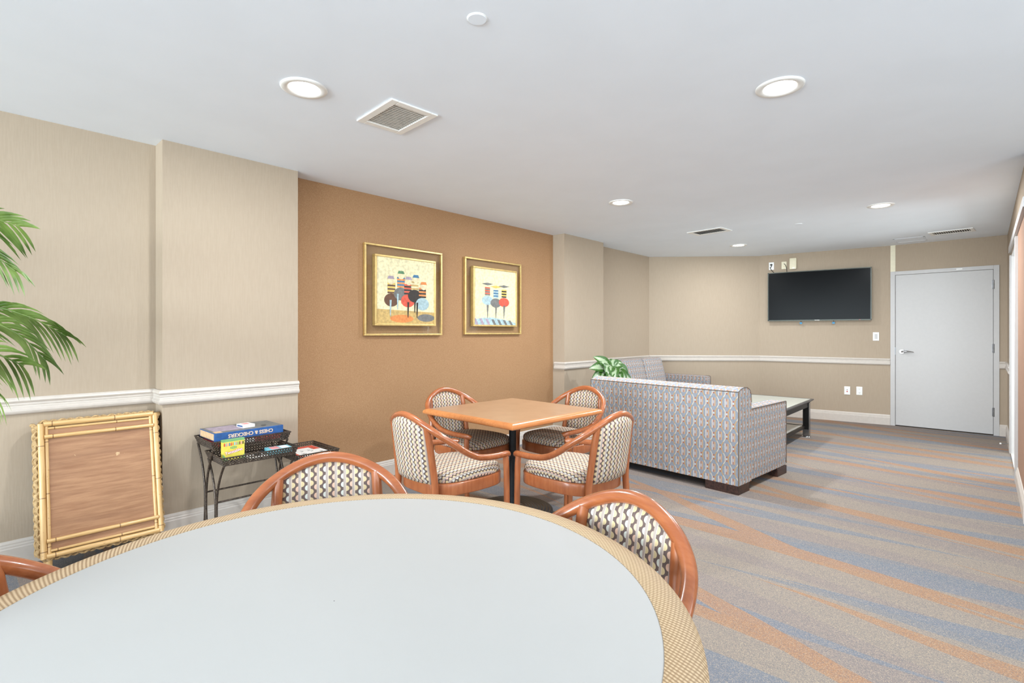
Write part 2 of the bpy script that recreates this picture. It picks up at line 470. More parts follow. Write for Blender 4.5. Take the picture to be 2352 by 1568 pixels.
# ------------------------------------------------------------------ the room shell
XL = -3.845
P_A = (-2.551, 8.395); P_B = (-.938, 8.6); XR = .205; YD = 8.6; XE = 2.6; YB = -6.0; YR = 4.75
T = .12
def wallseg(a, b, z0=0.0, z1=CEIL, t=T):
    """a wall slab whose room face is a->b, room on the right hand side walking a->b ... slab grows to the left"""
    a = Vector(a); b = Vector(b); d = (b - a).normalized(); nl = Vector((-d.y, d.x)) * t
    return [tuple(a), tuple(b), tuple(b + nl), tuple(a + nl)], z0, z1
def addwall(mb, a, b, z0=0.0, z1=CEIL, t=T):
    p, z0, z1 = wallseg(a, b, z0, z1, t); mb.prism(p[::-1], z0, z1); return mb

floor = MB().box(XL - .2, XE + .2, YB - .2, YD + .2, -.1, 0)
struct(floor, 'floor', 'carpet', 'wall to wall carpet with wavy blue, orange and beige stripes', 'floor')
struct(MB().box(XL - .2, XE + .2, YB - .2, YD + .2, CEIL, CEIL + .1), 'ceiling', 'ceiling', 'smooth white ceiling with recessed downlights', 'ceiling')
struct(addwall(MB(), (XL, YB), (XL, .85)), 'wall_left', 'beige', 'beige papered wall behind the leaning bamboo table', 'wall')
struct(MB().box(XL - T, -3.69, .85, 1.69, 0, CEIL), 'wall_left_column', 'beige', 'beige papered column behind the wire stands', 'wall')
struct(addwall(MB(), (XL, 1.69), (XL, 4.9)), 'wall_left_accent', 'brown', 'brown papered wall section carrying the two framed prints', 'wall')
struct(MB().box(XL - T, -3.675, 4.9, 5.75, 0, CEIL), 'wall_left_far_column', 'beige', 'beige papered column right of the brown wall section', 'wall')
struct(addwall(MB(), (XL, 5.75), (XL, 7.32)), 'wall_left_far', 'beige', 'beige papered wall behind the far sofa', 'wall')
struct(addwall(MB(), (XL, 7.32), P_A), 'wall_corner', 'beige', 'beige diagonal wall across the far corner', 'wall')
struct(addwall(MB(), P_A, P_B), 'wall_far', 'beige', 'beige papered wall carrying the television', 'wall')
m = MB(); addwall(m, P_B, (-.886, YD)); addwall(m, (-.886, YD), (.081, YD), 2.033); addwall(m, (.081, YD), (XR, YD))
struct(m, 'wall_far_right', 'beige', 'beige papered wall around the white door', 'wall')
OPY0, OPY1, OPH = 6.1, 7.42, 2.06
m = MB(); addwall(m, (XR, YD), (XR, OPY1), t=.12); addwall(m, (XR, OPY1), (XR, OPY0), OPH, CEIL); addwall(m, (XR, OPY0), (XR, YR), 2.13, CEIL)
struct(m, 'wall_right', 'beige', 'beige papered wall by the doorway at the right edge', 'wall')
struct(addwall(MB(), (XR, OPY0), (XR, YR), 0, 2.13), 'wall_right_near', 'rose', 'rose brown panelled wall at the right edge', 'wall')
struct(addwall(MB(), (XR, YR), (XE, YR)), 'wall_right_return', 'beige')
WZ0, WZ1 = .55, 2.3
WX0, WX1 = -3.3, 2.1
VY0, VY1 = -4.6, 3.2
m = MB(); addwall(m, (XE, YR), (XE, VY1)); addwall(m, (XE, VY1), (XE, VY0), 0, WZ0); addwall(m, (XE, VY1), (XE, VY0), WZ1, CEIL); addwall(m, (XE, VY0), (XE, YB)); struct(m, 'wall_right_side', 'beige')
w = MB()
for y in (VY0, -2.65, -.7, 1.25, VY1 - .06): w.box(XE + .03, XE + .09, y, y + .06, WZ0, WZ1)
for z in (WZ0, WZ1 - .06): w.box(XE + .03, XE + .09, VY0, VY1, z, z + .06)
wo = struct(w, 'added_window_2', 'trim')  # side window added to light the column fronts and near ceiling
MB().box(XE + .062, XE + .07, VY0 + .02, VY1 - .02, WZ0 + .02, WZ1 - .02).build('window_pane', 'glass', wo)
m = MB(); addwall(m, (XE, YB), (WX1, YB)); addwall(m, (WX1, YB), (WX0, YB), 0, WZ0); addwall(m, (WX1, YB), (WX0, YB), WZ1, CEIL); addwall(m, (WX0, YB), (XL, YB))
struct(m, 'wall_back', 'beige')
# window in the back wall
w = MB()
for x in (WX0, -1.95, -.6, .75, WX1 - .06): w.box(x, x + .06, YB - .09, YB - .03, WZ0, WZ1)
for z in (WZ0, WZ1 - .06): w.box(WX0, WX1, YB - .09, YB - .03, z, z + .06)
wo = struct(w, 'window_1', 'trim')
MB().box(WX0 + .02, WX1 - .02, YB - .07, YB - .062, WZ0 + .02, WZ1 - .02).build('window_pane', 'glass', wo)
# hallway behind the doorway
h = MB(); h.box(XR + .12, 1.6, OPY1, OPY1 + .1, 0, CEIL); h.box(XR + .12, 1.6, OPY0 - .1, OPY0, 0, CEIL); h.box(1.6, 1.7, OPY0 - .1, OPY1 + .1, 0, .25); h.box(1.6, 1.7, OPY0 - .1, OPY1 + .1, 2.2, CEIL); h.box(1.6, 1.7, OPY0 - .1, OPY0 + .1, .25, 2.2); h.box(1.6, 1.7, OPY1 - .1, OPY1 + .1, .25, 2.2)
struct(h, 'wall_hall', 'trim')
w = MB(); w.box(1.62, 1.67, OPY0 + .1, OPY0 + .16, .25, 2.2); w.box(1.62, 1.67, OPY1 - .16, OPY1 - .1, .25, 2.2); w.box(1.62, 1.67, OPY0 + .16, OPY1 - .16, 2.14, 2.2); w.box(1.62, 1.67, OPY0 + .16, OPY1 - .16, .25, .31)
wo = struct(w, 'added_window_3', 'trim'); MB().box(1.64, 1.648, OPY0 + .15, OPY1 - .15, .3, 2.15).build('window_pane', 'glass', wo)  # hall window added around the lamp that fills the far end
struct(MB().box(XR - .004, 1.6, OPY0, OPY1, 0.0, .006), 'trim_hall_floor', 'tile', 'pale floor tiles inside the right doorway', 'floor')

# swept mouldings
def sweep(name, prof, path, mat='trim', label=None, cat=None, closed_ends=True):
    """prof: (offset to the right of the path, z). path: 2d points, room on the right hand side"""
    pts = [Vector(p) for p in path]; rows = []
    for i, p in enumerate(pts):
        def nrm(a, b):
            d = (b - a).normalized(); return Vector((d.y, -d.x))
        if i == 0: o = nrm(pts[0], pts[1])
        elif i == len(pts) - 1: o = nrm(pts[-2], pts[-1])
        else:
            n1, n2 = nrm(pts[i - 1], p), nrm(p, pts[i + 1]); o = (n1 + n2); o = o / max(.15, (1 + n1.dot(n2)))
        rows.append([(p.x + o.x * d, p.y + o.y * d, z) for d, z in prof])
    m = MB(); n = len(prof); vs = [q for r_ in rows for q in r_]; fs = []
    for i in range(len(rows) - 1):
        for j in range(n):
            a = i * n + j; b = i * n + (j + 1) % n; fs.append((a, a + n, b + n, b))
    m.add(vs, fs); m.add(rows[0], [tuple(range(n))]); m.add(rows[-1], [tuple(range(n))[::-1]])
    o = m.build(name, mat); tag(o, label, cat, kind='structure'); return o
G = .001
RAIL = [(-G, .815), (.012, .815), (.02, .822), (.024, .832), (.024, .842), (.016, .849), (.016, .858), (.013, .862), (.016, .866), (.016, .876), (.021, .882), (.024, .888), (.02, .897), (.012, .905), (-G, .905)]
BASE = [(-G, 0), (.016, 0), (.016, .098), (.013, .104), (.013, .112), (.009, .118), (.009, .126), (.004, .137), (-G, .14)]
sweep('trim_1', RAIL, [(XL, YB), (XL, .85), (-3.69, .85), (-3.69, 1.692)], label='white chair rail along left wall and near column', cat='chair rail')
sweep('trim_2', RAIL, [(XL + .03, 4.9), (-3.675, 4.9), (-3.675, 5.75), (XL, 5.75), (XL, 7.32), P_A, (-.942, 8.5985)], label='white chair rail from far column to the door', cat='chair rail')
sweep('trim_3', RAIL, [(.134, YD), (XR, YD), (XR, OPY1 + .08)], label='short white chair rail right of the door', cat='chair rail')
sweep('baseboard_left', BASE, [(XL, YB), (XL, .85), (-3.69, .85), (-3.69, 1.69), (XL, 1.69), (XL, 4.9), (-3.675, 4.9), (-3.675, 5.75), (XL, 5.75), (XL, 7.32), P_A, (-.942, 8.5985)], label='white baseboard along left and far walls', cat='baseboard')
sweep('baseboard_right', BASE, [(.134, YD), (XR, YD), (XR, OPY1 + .08)], label='white baseboard right of the door', cat='baseboard')
sweep('baseboard_right_near', BASE, [(XR, OPY0 - .13), (XR, YR)], label='white baseboard at the lower right edge', cat='baseboard')
# doorway casing on the right wall
m = MB(); m.box(XR - .014, XR, OPY1, OPY1 + .075, 0, OPH); m.box(XR, XR + .12, OPY1 - .012, OPY1, 0, OPH)
m.box(XR - .018, XR + .001, OPY0 - .12, OPY0, 0, 2.06); m.box(XR, XR + .12, OPY0, OPY0 + .012, 0, OPH)
m.box(XR, XR + .12, OPY0, OPY1, OPH - .012, OPH)
struct(m, 'trim_4', 'doorwhite', 'white casing of the doorway at the right edge', 'door casing')
struct(MB().box(XR - .02, XR, YR, OPY1 + .075, 2.085, 2.15), 'trim_5', 'doorwhite', 'white head trim running above the right doorway', 'trim')
struct(MB().box(-.938, -.884, YD - .006, YD, 2.08, CEIL), 'trim_6', 'ivory', 'narrow pale cover strip above the door corner', 'trim')
# ceiling access panel
m = MB()
x0, x1, y0, y1 = -.855, -.535, 8.03, 8.38
for a in ((x0, x1, y0, y0 + .018), (x0, x1, y1 - .018, y1), (x0, x0 + .018, y0, y1), (x1 - .018, x1, y0, y1)): m.box(a[0], a[1], a[2], a[3], CEIL - .0025, CEIL)
m.box(x0 + .022, x1 - .022, y0 + .022, y1 - .022, CEIL - .0012, CEIL)
ap = m.build('access_panel', 'ceiling'); tag(ap, 'flat white access hatch in ceiling above the door', 'access panel')

# ------------------------------------------------------------------ door
dr = MB(); dr.box(-.938, -.886, YD - .016, YD + .1, 0, 2.08); dr.box(.081, .134, YD - .016, YD + .1, 0, 2.08); dr.box(-.886, .081, YD - .016, YD + .1, 2.032, 2.08)
door = struct(dr, 'door_1', 'doorwhite', 'plain white flush door with lever handle on the far wall', 'door', bevel=.002)
MB().box(-.883, .078, YD - .006, YD + .038, .012, 2.029).build('door_leaf', 'doorwhite', door, .001)
MB().box(-.886, .081, YD + .04, YD + .06, 0, 2.032).build('door_stop', 'dark_gap', door)
for z in (1.845, 1.063, .285):
    m = MB().tube([(.082, YD - .012, z - .055), (.082, YD - .012, z + .055)], .009, 10); m.box(.068, .097, YD - .0085, YD - .0055, z - .05, z + .05)
    m.build('hinge', 'steel', door)
m = MB().tube([(-.815, YD - .006, 1.003), (-.815, YD - .018, 1.003)], [.032, .028], 24); m.tube([(-.815, YD - .016, 1.003), (-.815, YD - .055, 1.003)], .011, 12)
m.tube(smoothpath([(-.815, YD - .052, 1.003), (-.79, YD - .06, 1.006), (-.75, YD - .058, 1.006), (-.71, YD - .05, 1.002), (-.685, YD - .044, .996)]), [.012] * 12 + [.011, .010, .009, .0085, .008, .007, .0065, .006, .0055, .005, .005, .004, .003], 10)
m.build('door_handle', 'chrome', door)
MB().box(-.8895, -.882, YD - .0185, YD - .006, .955, 1.06).build('strike_plate', 'steel', door)
MB().box(-.262, -.205, YD - .019, YD - .015, 2.052, 2.066).build('door_contact', 'white_plastic', door)
ds = thing('door_stopper', 'small chrome door stopper on baseboard beside right doorway', 'door stop', (XR - .012, 7.62, .07))
MB().tube([(.012, 0, 0), (-.004, 0, 0)], .017, 16).build('stopper_plate', 'chrome', ds)
m = MB().tube([(-.004, 0, 0), (-.062, -.008, -.006)], .005, 8); m.build('stopper_rod', 'chrome', ds)
MB().tube([(-.06, -.008, -.006), (-.074, -.01, -.008)], .009, 10).build('stopper_tip', 'white_plastic', ds)

# ------------------------------------------------------------------ ceiling fittings
def make_downlight(loc, label):
    t = thing('downlight', label, 'ceiling light', loc, 0, 'recessed downlights')
    MB().lathe([(.107, 0), (.107, -.004), (.100, -.008), (.078, -.007), (.070, -.002), (.068, 0)], n=40, cap=False).build('trim_ring', 'white_plastic', t)
    MB().lathe([(.001, -.0035), (.069, -.0035), (.069, -.001)], n=40, cap=False).build('lens', 'lamp', t)
    return t
DL = [((-2.412, 1.135), 'round recessed downlight above the near column, left of the square vent'), ((-.722, 2.679), 'round recessed downlight at upper right, nearest the open carpet'),
      ((-2.42, 4.076), 'round recessed downlight over the sofa seen from behind'), ((-.707, 5.809), 'round recessed downlight at right, in front of the white door'),
      ((-2.442, 7.156), 'small far recessed downlight near the television corner')]
dl0 = None
for (x, y), lab in DL:
    if dl0 is None: dl0 = make_downlight((x, y, CEIL), lab)
    else: dup(dl0, (x, y, CEIL), 0, lab, 'recessed downlights')
    L = bpy.data.lights.new('downlight_lamp', 'AREA'); L.shape = 'DISK'; L.size = .13; L.energy = {1.135: 27, 4.076: 40, 5.809: 56, 7.156: 19}.get(y, 46); L.color = (.93, .972, 1)
    lo = bpy.data.objects.new('downlight_lamp', L); C.objects.link(lo); lo.location = (x, y, CEIL - .012)
for (x, y, rr), lab in (((-1.401, 1.325, .036), 'round white blank cover at the top of the ceiling'), ((-1.484, 6.193, .036), 'small round cover on ceiling far from camera, near the slotted vent')):
    t = thing('ceiling_cover', lab, 'ceiling cover', (x, y, CEIL), 0)
    MB().lathe([(rr + .003, 0), (rr + .003, -.0015), (rr, -.002)], n=36, cap=False).build('cover_rim', 'white_plastic', t)
    MB().lathe([(.0005, -.0048), (rr - .002, -.0048), (rr, -.0035), (rr, 0)], n=36, cap=False, smooth=False).build('cover_disc', 'ceiling', t)
def vent(loc, lx, ly, fw, nsl, alongx, label, rot=0, pitch=35, slat='slat', back='dark_gap', sw=.62):
    t = thing('ceiling_vent', label, 'air vent', loc, rot)
    hx, hy = lx / 2, ly / 2
    m = MB()
    pr = [(0, 0), (0, -.004), (fw * .8, -.010), (fw, -.010), (fw, 0)]
    for (a0, a1, b0, b1) in ((-hx, hx, -hy, -hy + fw), (-hx, hx, hy - fw, hy), (-hx, -hx + fw, -hy + fw, hy - fw), (hx - fw, hx, -hy + fw, hy - fw)): m.box(a0, a1, b0, b1, -.009, 0)
    m.build('vent_frame', 'white_plastic', t, .003)
    MB().box(-hx + fw * .7, hx - fw * .7, -hy + fw * .7, hy - fw * .7, -.0015, -.0005).build('vent_backing', back, t)  # flat sheet coloured for the shade on and between the slats
    span = (ly if alongx else lx) - 2 * fw
    for i in range(nsl):
        c = -span / 2 + span * (i + .5) / nsl; wd = span / nsl * sw; a = R(pitch); m = MB()
        if alongx:
            X = Matrix.Translation((0, c, -.006)) @ Matrix.Rotation(a, 4, 'X'); m.box(-hx + fw, hx - fw, -wd / 2, wd / 2, -.0006, .0006, X)
        else:
            X = Matrix.Translation((c, 0, -.006)) @ Matrix.Rotation(a, 4, 'Y'); m.box(-wd / 2, wd / 2, -hy + fw, hy - fw, -.0006, .0006, X)
        m.build('slat', slat, t)
    return t
vent((-2.365, 1.633, CEIL), .37, .285, .042, 15, False, 'square white louvred vent in the ceiling left of centre', R(-3), 10, 'slat', 'vent_shade_grey', .45)
vent((-2.354, 5.936, CEIL), .42, .27, .04, 12, False, 'louvred ceiling vent above the corner sofas', R(-6), 20, 'slat', 'dark_gap', .55)
vent((-.282, 7.872, CEIL), .40, .26, .035, 16, False, 'slotted white ceiling vent in front of the door', R(-5), 8, 'slat', 'dark_gap', .42)

# ------------------------------------------------------------------ framed prints
def picture(y0, y1, z0, z1, iy0, iy1, iz0, iz1, label, blocks, ground):
    t = thing('framed_print', label, 'framed picture', (XL, (y0 + y1) / 2, z0), R(90), 'framed prints on the brown wall')
    # local x along the wall, local -y towards the room
    hw = (y1 - y0) / 2; H = z1 - z0
    def rail(m, xa, xb, za, zb, w, d0, d1):
        for a in ((xa, xb, za, za + w), (xa, xb, zb - w, zb)): m.box(a[0], a[1], -d1, -d0, a[2], a[3])
        for a in ((xa, xa + w), (xb - w, xb)): m.box(a[0], a[1], -d1, -d0, za + w, zb - w)
        return m
    rail(MB(), -hw, hw, 0, H, .017, .004, .036).build('outer_frame', 'gold', t, .003)
    MB().box(-hw + .012, hw - .012, -.031, -.027, .012, H - .012).build('glazing', 'glass', t)
    cy = (iy0 + iy1) / 2 - (y0 + y1) / 2; ihw = (iy1 - iy0) / 2; za, zb = iz0 - z0, iz1 - z0
    rail(MB(), cy - ihw, cy + ihw, za, zb, .018, .012, .058).build('inner_frame', 'gold', t, .003)
    pr = MB().box(cy - ihw + .015, cy + ihw - .015, -.05, -.012, za + .015, zb - .015).build('print', 'art_cream', t)
    iw, ih = 2 * ihw - .036, zb - za - .036; ox, oz = cy - iw / 2, za + .018
    k = 0
    for kk, shp in enumerate(ground + blocks):
        yy = -.0503 - kk * .00006
        if shp[0] == 'o':
            _, a, b, ra, rb, an, _m = shp; n = 28; ca, sa = math.cos(R(an)), math.sin(R(an))
            poly = [(ox + a * iw + ra * iw * math.cos(2 * PI * i / n) * ca - rb * ih * math.sin(2 * PI * i / n) * sa, oz + b * ih + ra * iw * math.cos(2 * PI * i / n) * sa + rb * ih * math.sin(2 * PI * i / n) * ca) for i in range(n)]
        else:
            poly = [(ox + p[0] * iw, oz + p[1] * ih) for p in shp[1]]
        MB().add([(p[0], yy, p[1]) for p in poly], [tuple(range(len(poly)))]).build('colour_shape', shp[-1], pr)
    return t
def stripes(x0, x1, z0, z1, n, a, b):
    return [('p', [(x0, z0 + (z1 - z0) * i / n), (x1, z0 + (z1 - z0) * i / n), (x1, z0 + (z1 - z0) * (i + .92) / n), (x0, z0 + (z1 - z0) * (i + .92) / n)], a if i % 2 else b) for i in range(n)]
g1 = [('p', [(0, 0), (1, 0), (1, .19), (0, .22)], 'art_ochre'), ('o', .42, .08, .2, .06, 0, 'art_orange'), ('o', .85, .1, .16, .06, 0, 'art_grey')]
b1 = []
for (a, tz, c1, c2, c3) in ((.24, .50, 'art_yellow', 'art_brown', 'art_brown'), (.40, .60, 'art_blue', 'art_orange', 'art_grey'), (.52, .50, 'art_red', 'art_black', 'art_red'), (.64, .58, 'art_skin', 'art_ochre', 'art_black'), (.78, .46, 'art_orange', 'art_black', 'art_sky')):
    b1 += [('o', a, tz - .14, .12, .10, 0, c3)] + stripes(a - .065, a + .065, tz - .04, tz + .12, 6, c1, c2)
for a, z in ((.22, .12), (.34, .22), (.52, .10), (.68, .10), (.64, .18)): b1.append(('p', [(a - .006, z), (a + .006, z), (a + .022, z + .24), (a - .012, z + .24)], 'art_black' if a > .4 else 'art_sky'))
for a, z, c in ((.23, .68, 'art_lilac'), (.40, .77, 'art_green'), (.53, .69, 'art_lilac'), (.66, .73, 'art_blue'), (.80, .63, 'art_orange')): b1 += [('o', a, z - .03, .055, .055, 0, 'art_skin'), ('p', [(a - .06, z), (a + .06, z), (a + .04, z + .045), (a - .04, z + .045)], c)]
picture(2.312, 3.148, 1.23, 2.015, 2.398, 3.052, 1.316, 1.926, 'larger left framed print in gold double frame on brown wall', b1, g1)
g2 = [('p', [(0, 0), (1, 0), (1, .04), (.7, .10), (.4, .135), (.15, .12), (0, .09)], 'art_sky')]
for i in range(7): g2.append(('p', [(.03 + i * .14, 0), (.09 + i * .14, 0), (.03 + i * .14, .115 - .005 * i), (-.03 + i * .14 if i else 0, .115 - .005 * i)], 'art_grey' if i > 2 else 'art_lilac'))
b2 = []
for (a, tz, c1, c2, c3) in ((.30, .56, 'art_red', 'art_grey', 'art_sky'), (.50, .52, 'art_blue', 'art_sky', 'art_grey'), (.70, .54, 'art_yellow', 'art_black', 'art_red')):
    b2 += [('o', a, tz - .12, .13, .085, 0, c3)] + stripes(a - .06, a + .06, tz - .03, tz + .12, 6, c1, c2) + [('p', [(a - .004, .12), (a + .004, .12), (a + .03, .36), (a - .02, .36)], 'art_grey')]
    b2 += [('p', [(a - .14, tz + .175), (a, tz + .15), (a + .14, tz + .18), (a, tz + .20)], 'art_grey' if a != .5 else 'art_yellow')]
picture(3.44, 4.285, 1.237, 2.018, 3.533, 4.188, 1.32, 1.932, 'right framed print in gold double frame, nearer the far column', b2, g2)

# ------------------------------------------------------------------ television wall
fd = (Vector(P_B) - Vector(P_A)).normalized(); fang = math.atan2(fd.y, fd.x)
def onwall(s, z): return (P_A[0] + fd.x * s, P_A[1] + fd.y * s, z)      # local x along wall, local -y to the room
tv = thing('television', 'black flat television mounted on the beige far wall', 'television', onwall(.772, 1.432), fang)
MB().box(-.641, .641, -.075, -.035, 0, .722).build('television_body', 'tv_bezel', tv, .004)
m = MB(); m.box(-.643, .643, -.079, -.070, -.004, .012); m.box(-.643, .643, -.079, -.070, .715, .726); m.box(-.645, -.633, -.079, -.070, -.004, .726); m.box(.633, .645, -.079, -.070, -.004, .726)
m.build('bezel', 'screen_gasket', tv)
MB().box(-.632, .632, -.0775, -.072, .012, .714).build('screen', 'screen', tv)
MB().box(-.03, .03, -.0805, -.0785, .001, .008).build('logo_plate', 'slat', tv)
MB().box(.50, .52, -.0805, -.0785, .002, .007).build('indicator', 'red_plastic', tv)
MB().box(-.3, .3, -.036, -.0, .15, .55).build('wall_bracket', 'steel', tv)
for s, lab in ((.565, 'small blue tag hanging under television, left one'), (.972, 'small blue tag hanging under television, right one')):
    t = thing('hanging_tag', lab, 'tag', onwall(s, 1.425), fang, 'blue tags under the television')
    MB().tube([(0, -.05, .012), (0, -.052, -.016)], .003, 6).build('cord', 'cable', t)
    MB().prism([(-.019, -.026), (-.012, -.043), (.012, -.043), (.019, -.026), (.010, -.015), (-.010, -.015)], -.056, -.05, 'y').build('tag_body', 'blue_tag', t, .002)
def plate(s, z, label, name, cat, w=.071, h=.116, mat='white_plastic', parts=None):
    t = thing(name, label, cat, onwall(s, z), fang)
    MB().box(-w / 2, w / 2, -.008, 0, -h / 2, h / 2).build('cover_plate', mat, t, .003)
    for (nm, mt, sh) in (parts or []): sh.build(nm, mt, t)
    return t
slots = []
for dz in (.026, -.026):
    slots.append(('socket', 'white_plastic', MB().prism([(.016 * math.cos(a), dz + .015 * math.sin(a)) for a in [2 * PI * i / 16 for i in range(16)]], -.0105, -.007, 'y')))
    slots.append(('slot', 'ink', MB().box(-.0075, -.0055, -.0112, -.010, dz - .002, dz + .007).box(.0055, .0075, -.0112, -.010, dz - .002, dz + .007).box(-.002, .002, -.0112, -.010, dz - .009, dz - .005)))
plate(1.276, .443, 'white double power outlet low on far wall, right one', 'wall_outlet', 'outlet', parts=slots)
plate(1.133, .438, 'white wall plate with red jack, left of power outlet', 'wall_jack', 'wall plate', parts=[('jack', 'red_plastic', MB().tube([(0, -.007, -.012), (0, -.013, -.012)], .008, 12)), ('port', 'ink', MB().tube([(0, -.007, .012), (0, -.012, .012)], .005, 10))])
plate(1.465, 1.203, 'white rocker light switch on far wall beside the door', 'light_switch', 'light switch', parts=[('rocker', 'doorwhite', MB().box(-.017, .017, -.012, -.007, -.034, .034))])
plate(.167, 2.268, 'white power outlet with black plug above the television', 'power_outlet', 'outlet', parts=[('socket', 'white_plastic', MB().box(-.015, .015, -.01, -.007, -.03, .035))])
plate(.338, 2.267, 'ivory cable outlet plate above the television', 'cable_outlet', 'outlet', w=.07, h=.112, mat='ivory', parts=[('port', 'gold', MB().tube([(0, -.007, -.016), (0, -.014, -.016)], .005, 10))])
t = thing('receiver_box', 'cream plastic box on wall above the television', 'wall box', onwall(.459, 2.281), fang)
MB().rbox(-.046, .046, -.04, 0, -.083, .083, .008, 6).build('casing', 'ivory', t)
MB().box(-.008, .022, -.0415, -.039, -.072, -.058).build('badge', 'letter_white', t)
X = Matrix.Translation((.167 - .772, 0, 2.27 - 1.432))
pc_ = MB().tube(smoothpath([(0, -.02, .006), (.004, -.026, -.014), (-.012, -.03, -.02), (-.01, -.032, -.04), (.006, -.033, -.07), (.03, -.035, -.098), (.05, -.036, -.125)]), .0045, 8, X=X).build('power_cord', 'cable', tv)
MB().box(-.014, .014, -.034, -.0115, .005, .028, X).build('plug', 'cable', pc_, .004)
X = Matrix.Translation((.338 - .772, 0, 2.27 - 1.432))
MB().tube(smoothpath([(0, -.015, .018), (.008, -.03, .015), (.024, -.034, -.01), (.036, -.034, -.05), (.042, -.035, -.118)]), .0038, 8, X=X).build('coaxial_cable', 'cable', tv)

# ------------------------------------------------------------------ armchairs
def seat_outline(k, z, n=44):
    pts = []
    for i in range(n):
        a = 2 * PI * i / n; c_, s_ = math.cos(a), math.sin(a); e = 2 / 3.6
        x = .229 * math.copysign(abs(c_) ** e, c_); y = .243 * math.copysign(abs(s_) ** e, s_)
        x *= 1 + .09 * (y / .243) if y < 0 else 1.0
        pts.append((x * k, y * k + .022, z + .028))
    return pts
def bow_z(x):
    ax = abs(x); return .822 - .05 * (ax / .158) ** 1.8
def make_chair():
    t = thing('dining_armchair', '', 'chair', (0, 0, 0), 0, 'matching wooden armchairs')
    def uvf(p):
        d = .5295 - p[2]; nx_, ny_ = p[0] / .229, (p[1] - .022) / .243; l_ = math.hypot(nx_, ny_) or 1
        return (p[0] + d * nx_ / l_ * .9, p[1] + d * ny_ / l_ * .9)
    rings = [seat_outline(k, z) for k, z in ((.94, .433), (.985, .438), (1.0, .450), (.995, .463), (.965, .476), (.9, .485), (.78, .492), (.6, .497), (.4, .500), (.2, .501), (.02, .5015))]
    MB().loft(rings, True, True, uvf=uvf).build('seat', 'chairfab', t)
    MB().loft([seat_outline(k, z) for k, z in ((.95, .368), (1.02, .370), (1.025, .374), (1.025, .428), (1.015, .434), (.9, .435))], True, True).build('seat_frame', 'chairwood', t)
    # backrest : padded curved panel
    nx, nz = 14, 12; W = .152; front = []; back = []
    def yb(x, z): return -.222 - .06 * ((z - .42) / .4) - .024 * (1 - (x / W) ** 2)
    for i in range(nx + 1):
        x = -W + 2 * W * i / nx; top = bow_z(x) - .010
        for j in range(nz + 1):
            z = .466 + (top - .466) * j / nz
            ex = 1 - abs(2 * i / nx - 1) ** 6; ez = 1 - abs(2 * j / nz - 1) ** 8
            th = .006 + .014 * ex * ez
            front.append((x, yb(x, z) + th, z)); back.append((x, yb(x, z) - th, z))
    m = MB(); N = (nx + 1) * (nz + 1); v = front + back; fs = []; uv = []
    for i in range(nx):
        for j in range(nz):
            a = i * (nz + 1) + j; b = a + nz + 1
            fs.append((a, a + 1, b + 1, b)); fs.append((N + a, N + b, N + b + 1, N + a + 1))
    for i in range(nx):
        for j in (0, nz):
            a = i * (nz + 1) + j; b = a + nz + 1; fs.append((a, b, N + b, N + a) if j == 0 else (a, N + a, N + b, b))
    for j in range(nz):
        for i in (0, nx):
            a = i * (nz + 1) + j; fs.append((a, N + a, N + a + 1, a + 1) if i == 0 else (a, a + 1, N + a + 1, N + a))
    uv = [[(v[k][0], v[k][2]) for k in f] for f in fs]
    m.add(v, fs, uv, True); m.build('backrest', 'chairfab', t)
    half = [(.226, .252, .555), (.236, .238, .564), (.250, .19, .569), (.259, .1, .573), (.264, .0, .588), (.262, -.08, .624), (.249, -.155, .676), (.216, -.222, .727), (.158, -.266, .772), (.08, -.29, .808), (0, -.297, .822)]
    path = half + [(-x, y, z) for x, y, z in half[-2::-1]]
    sp = smoothpath(path, 6); n = len(sp)
    MB().tube(sp, [.010 if i in (0, n - 1) else .0145 if i in (1, n - 2) else .0175 for i in range(n)], 14, flat=1.08).build('arm_rail', 'chairrail', t)
    for sx in (-1, 1):
        MB().tube(smoothpath([(sx * .242, .232, 0), (sx * .243, .230, .2), (sx * .243, .228, .40), (sx * .242, .226, .50), (sx * .238, .222, .563)]), .0175, 12).build('leg', 'chairwood', t)
        MB().tube(smoothpath([(sx * .192, -.295, 0), (sx * .184, -.248, .2), (sx * .176, -.222, .42), (sx * .167, -.238, .6), (sx * .158, -.264, .768)]), .0170, 12, flat=1.1).build('leg', 'chairwood', t)
    return t
CH = [((-.631, 1.762), (.337, -.94), 'wooden armchair behind round white table, in front of wire stands'),
      ((.298, 1.325), (-.811, -.585), 'wooden armchair at the right of round white table, nearest the open carpet'),
      ((-1.083, .92), (.99, .10), 'wooden armchair cut off by left edge, beside leaning bamboo table'),
      ((-.552, 2.75), (.71, .70), 'wooden armchair on near left side of square table, backrest towards the wire stands'),
      ((.552, 2.75), (-.71, .70), 'wooden armchair on near right side of square table, backrest towards patterned sofa'),
      ((.566, 4.01), (-.727, -.686), 'wooden armchair on far right side of square table, between table and sofa'),
      ((-.50, 3.905), (.738, -.674), 'wooden armchair on far left side of square table, against the brown wall')]
ch0 = None
for (p, d, lab) in CH:
    x, y = cw(*p); dx, dy = cw(*d); l = math.hypot(dx, dy); dx, dy = dx / l, dy / l
    loc = (x + dx * .265, y + dy * .265, 0); rot = math.atan2(-dx, dy)
    if ch0 is None:
        ch0 = make_chair(); ch0.location = loc; ch0.rotation_euler = (0, 0, rot); ch0['label'] = lab
    else: dup(ch0, loc, rot, lab, 'matching wooden armchairs')

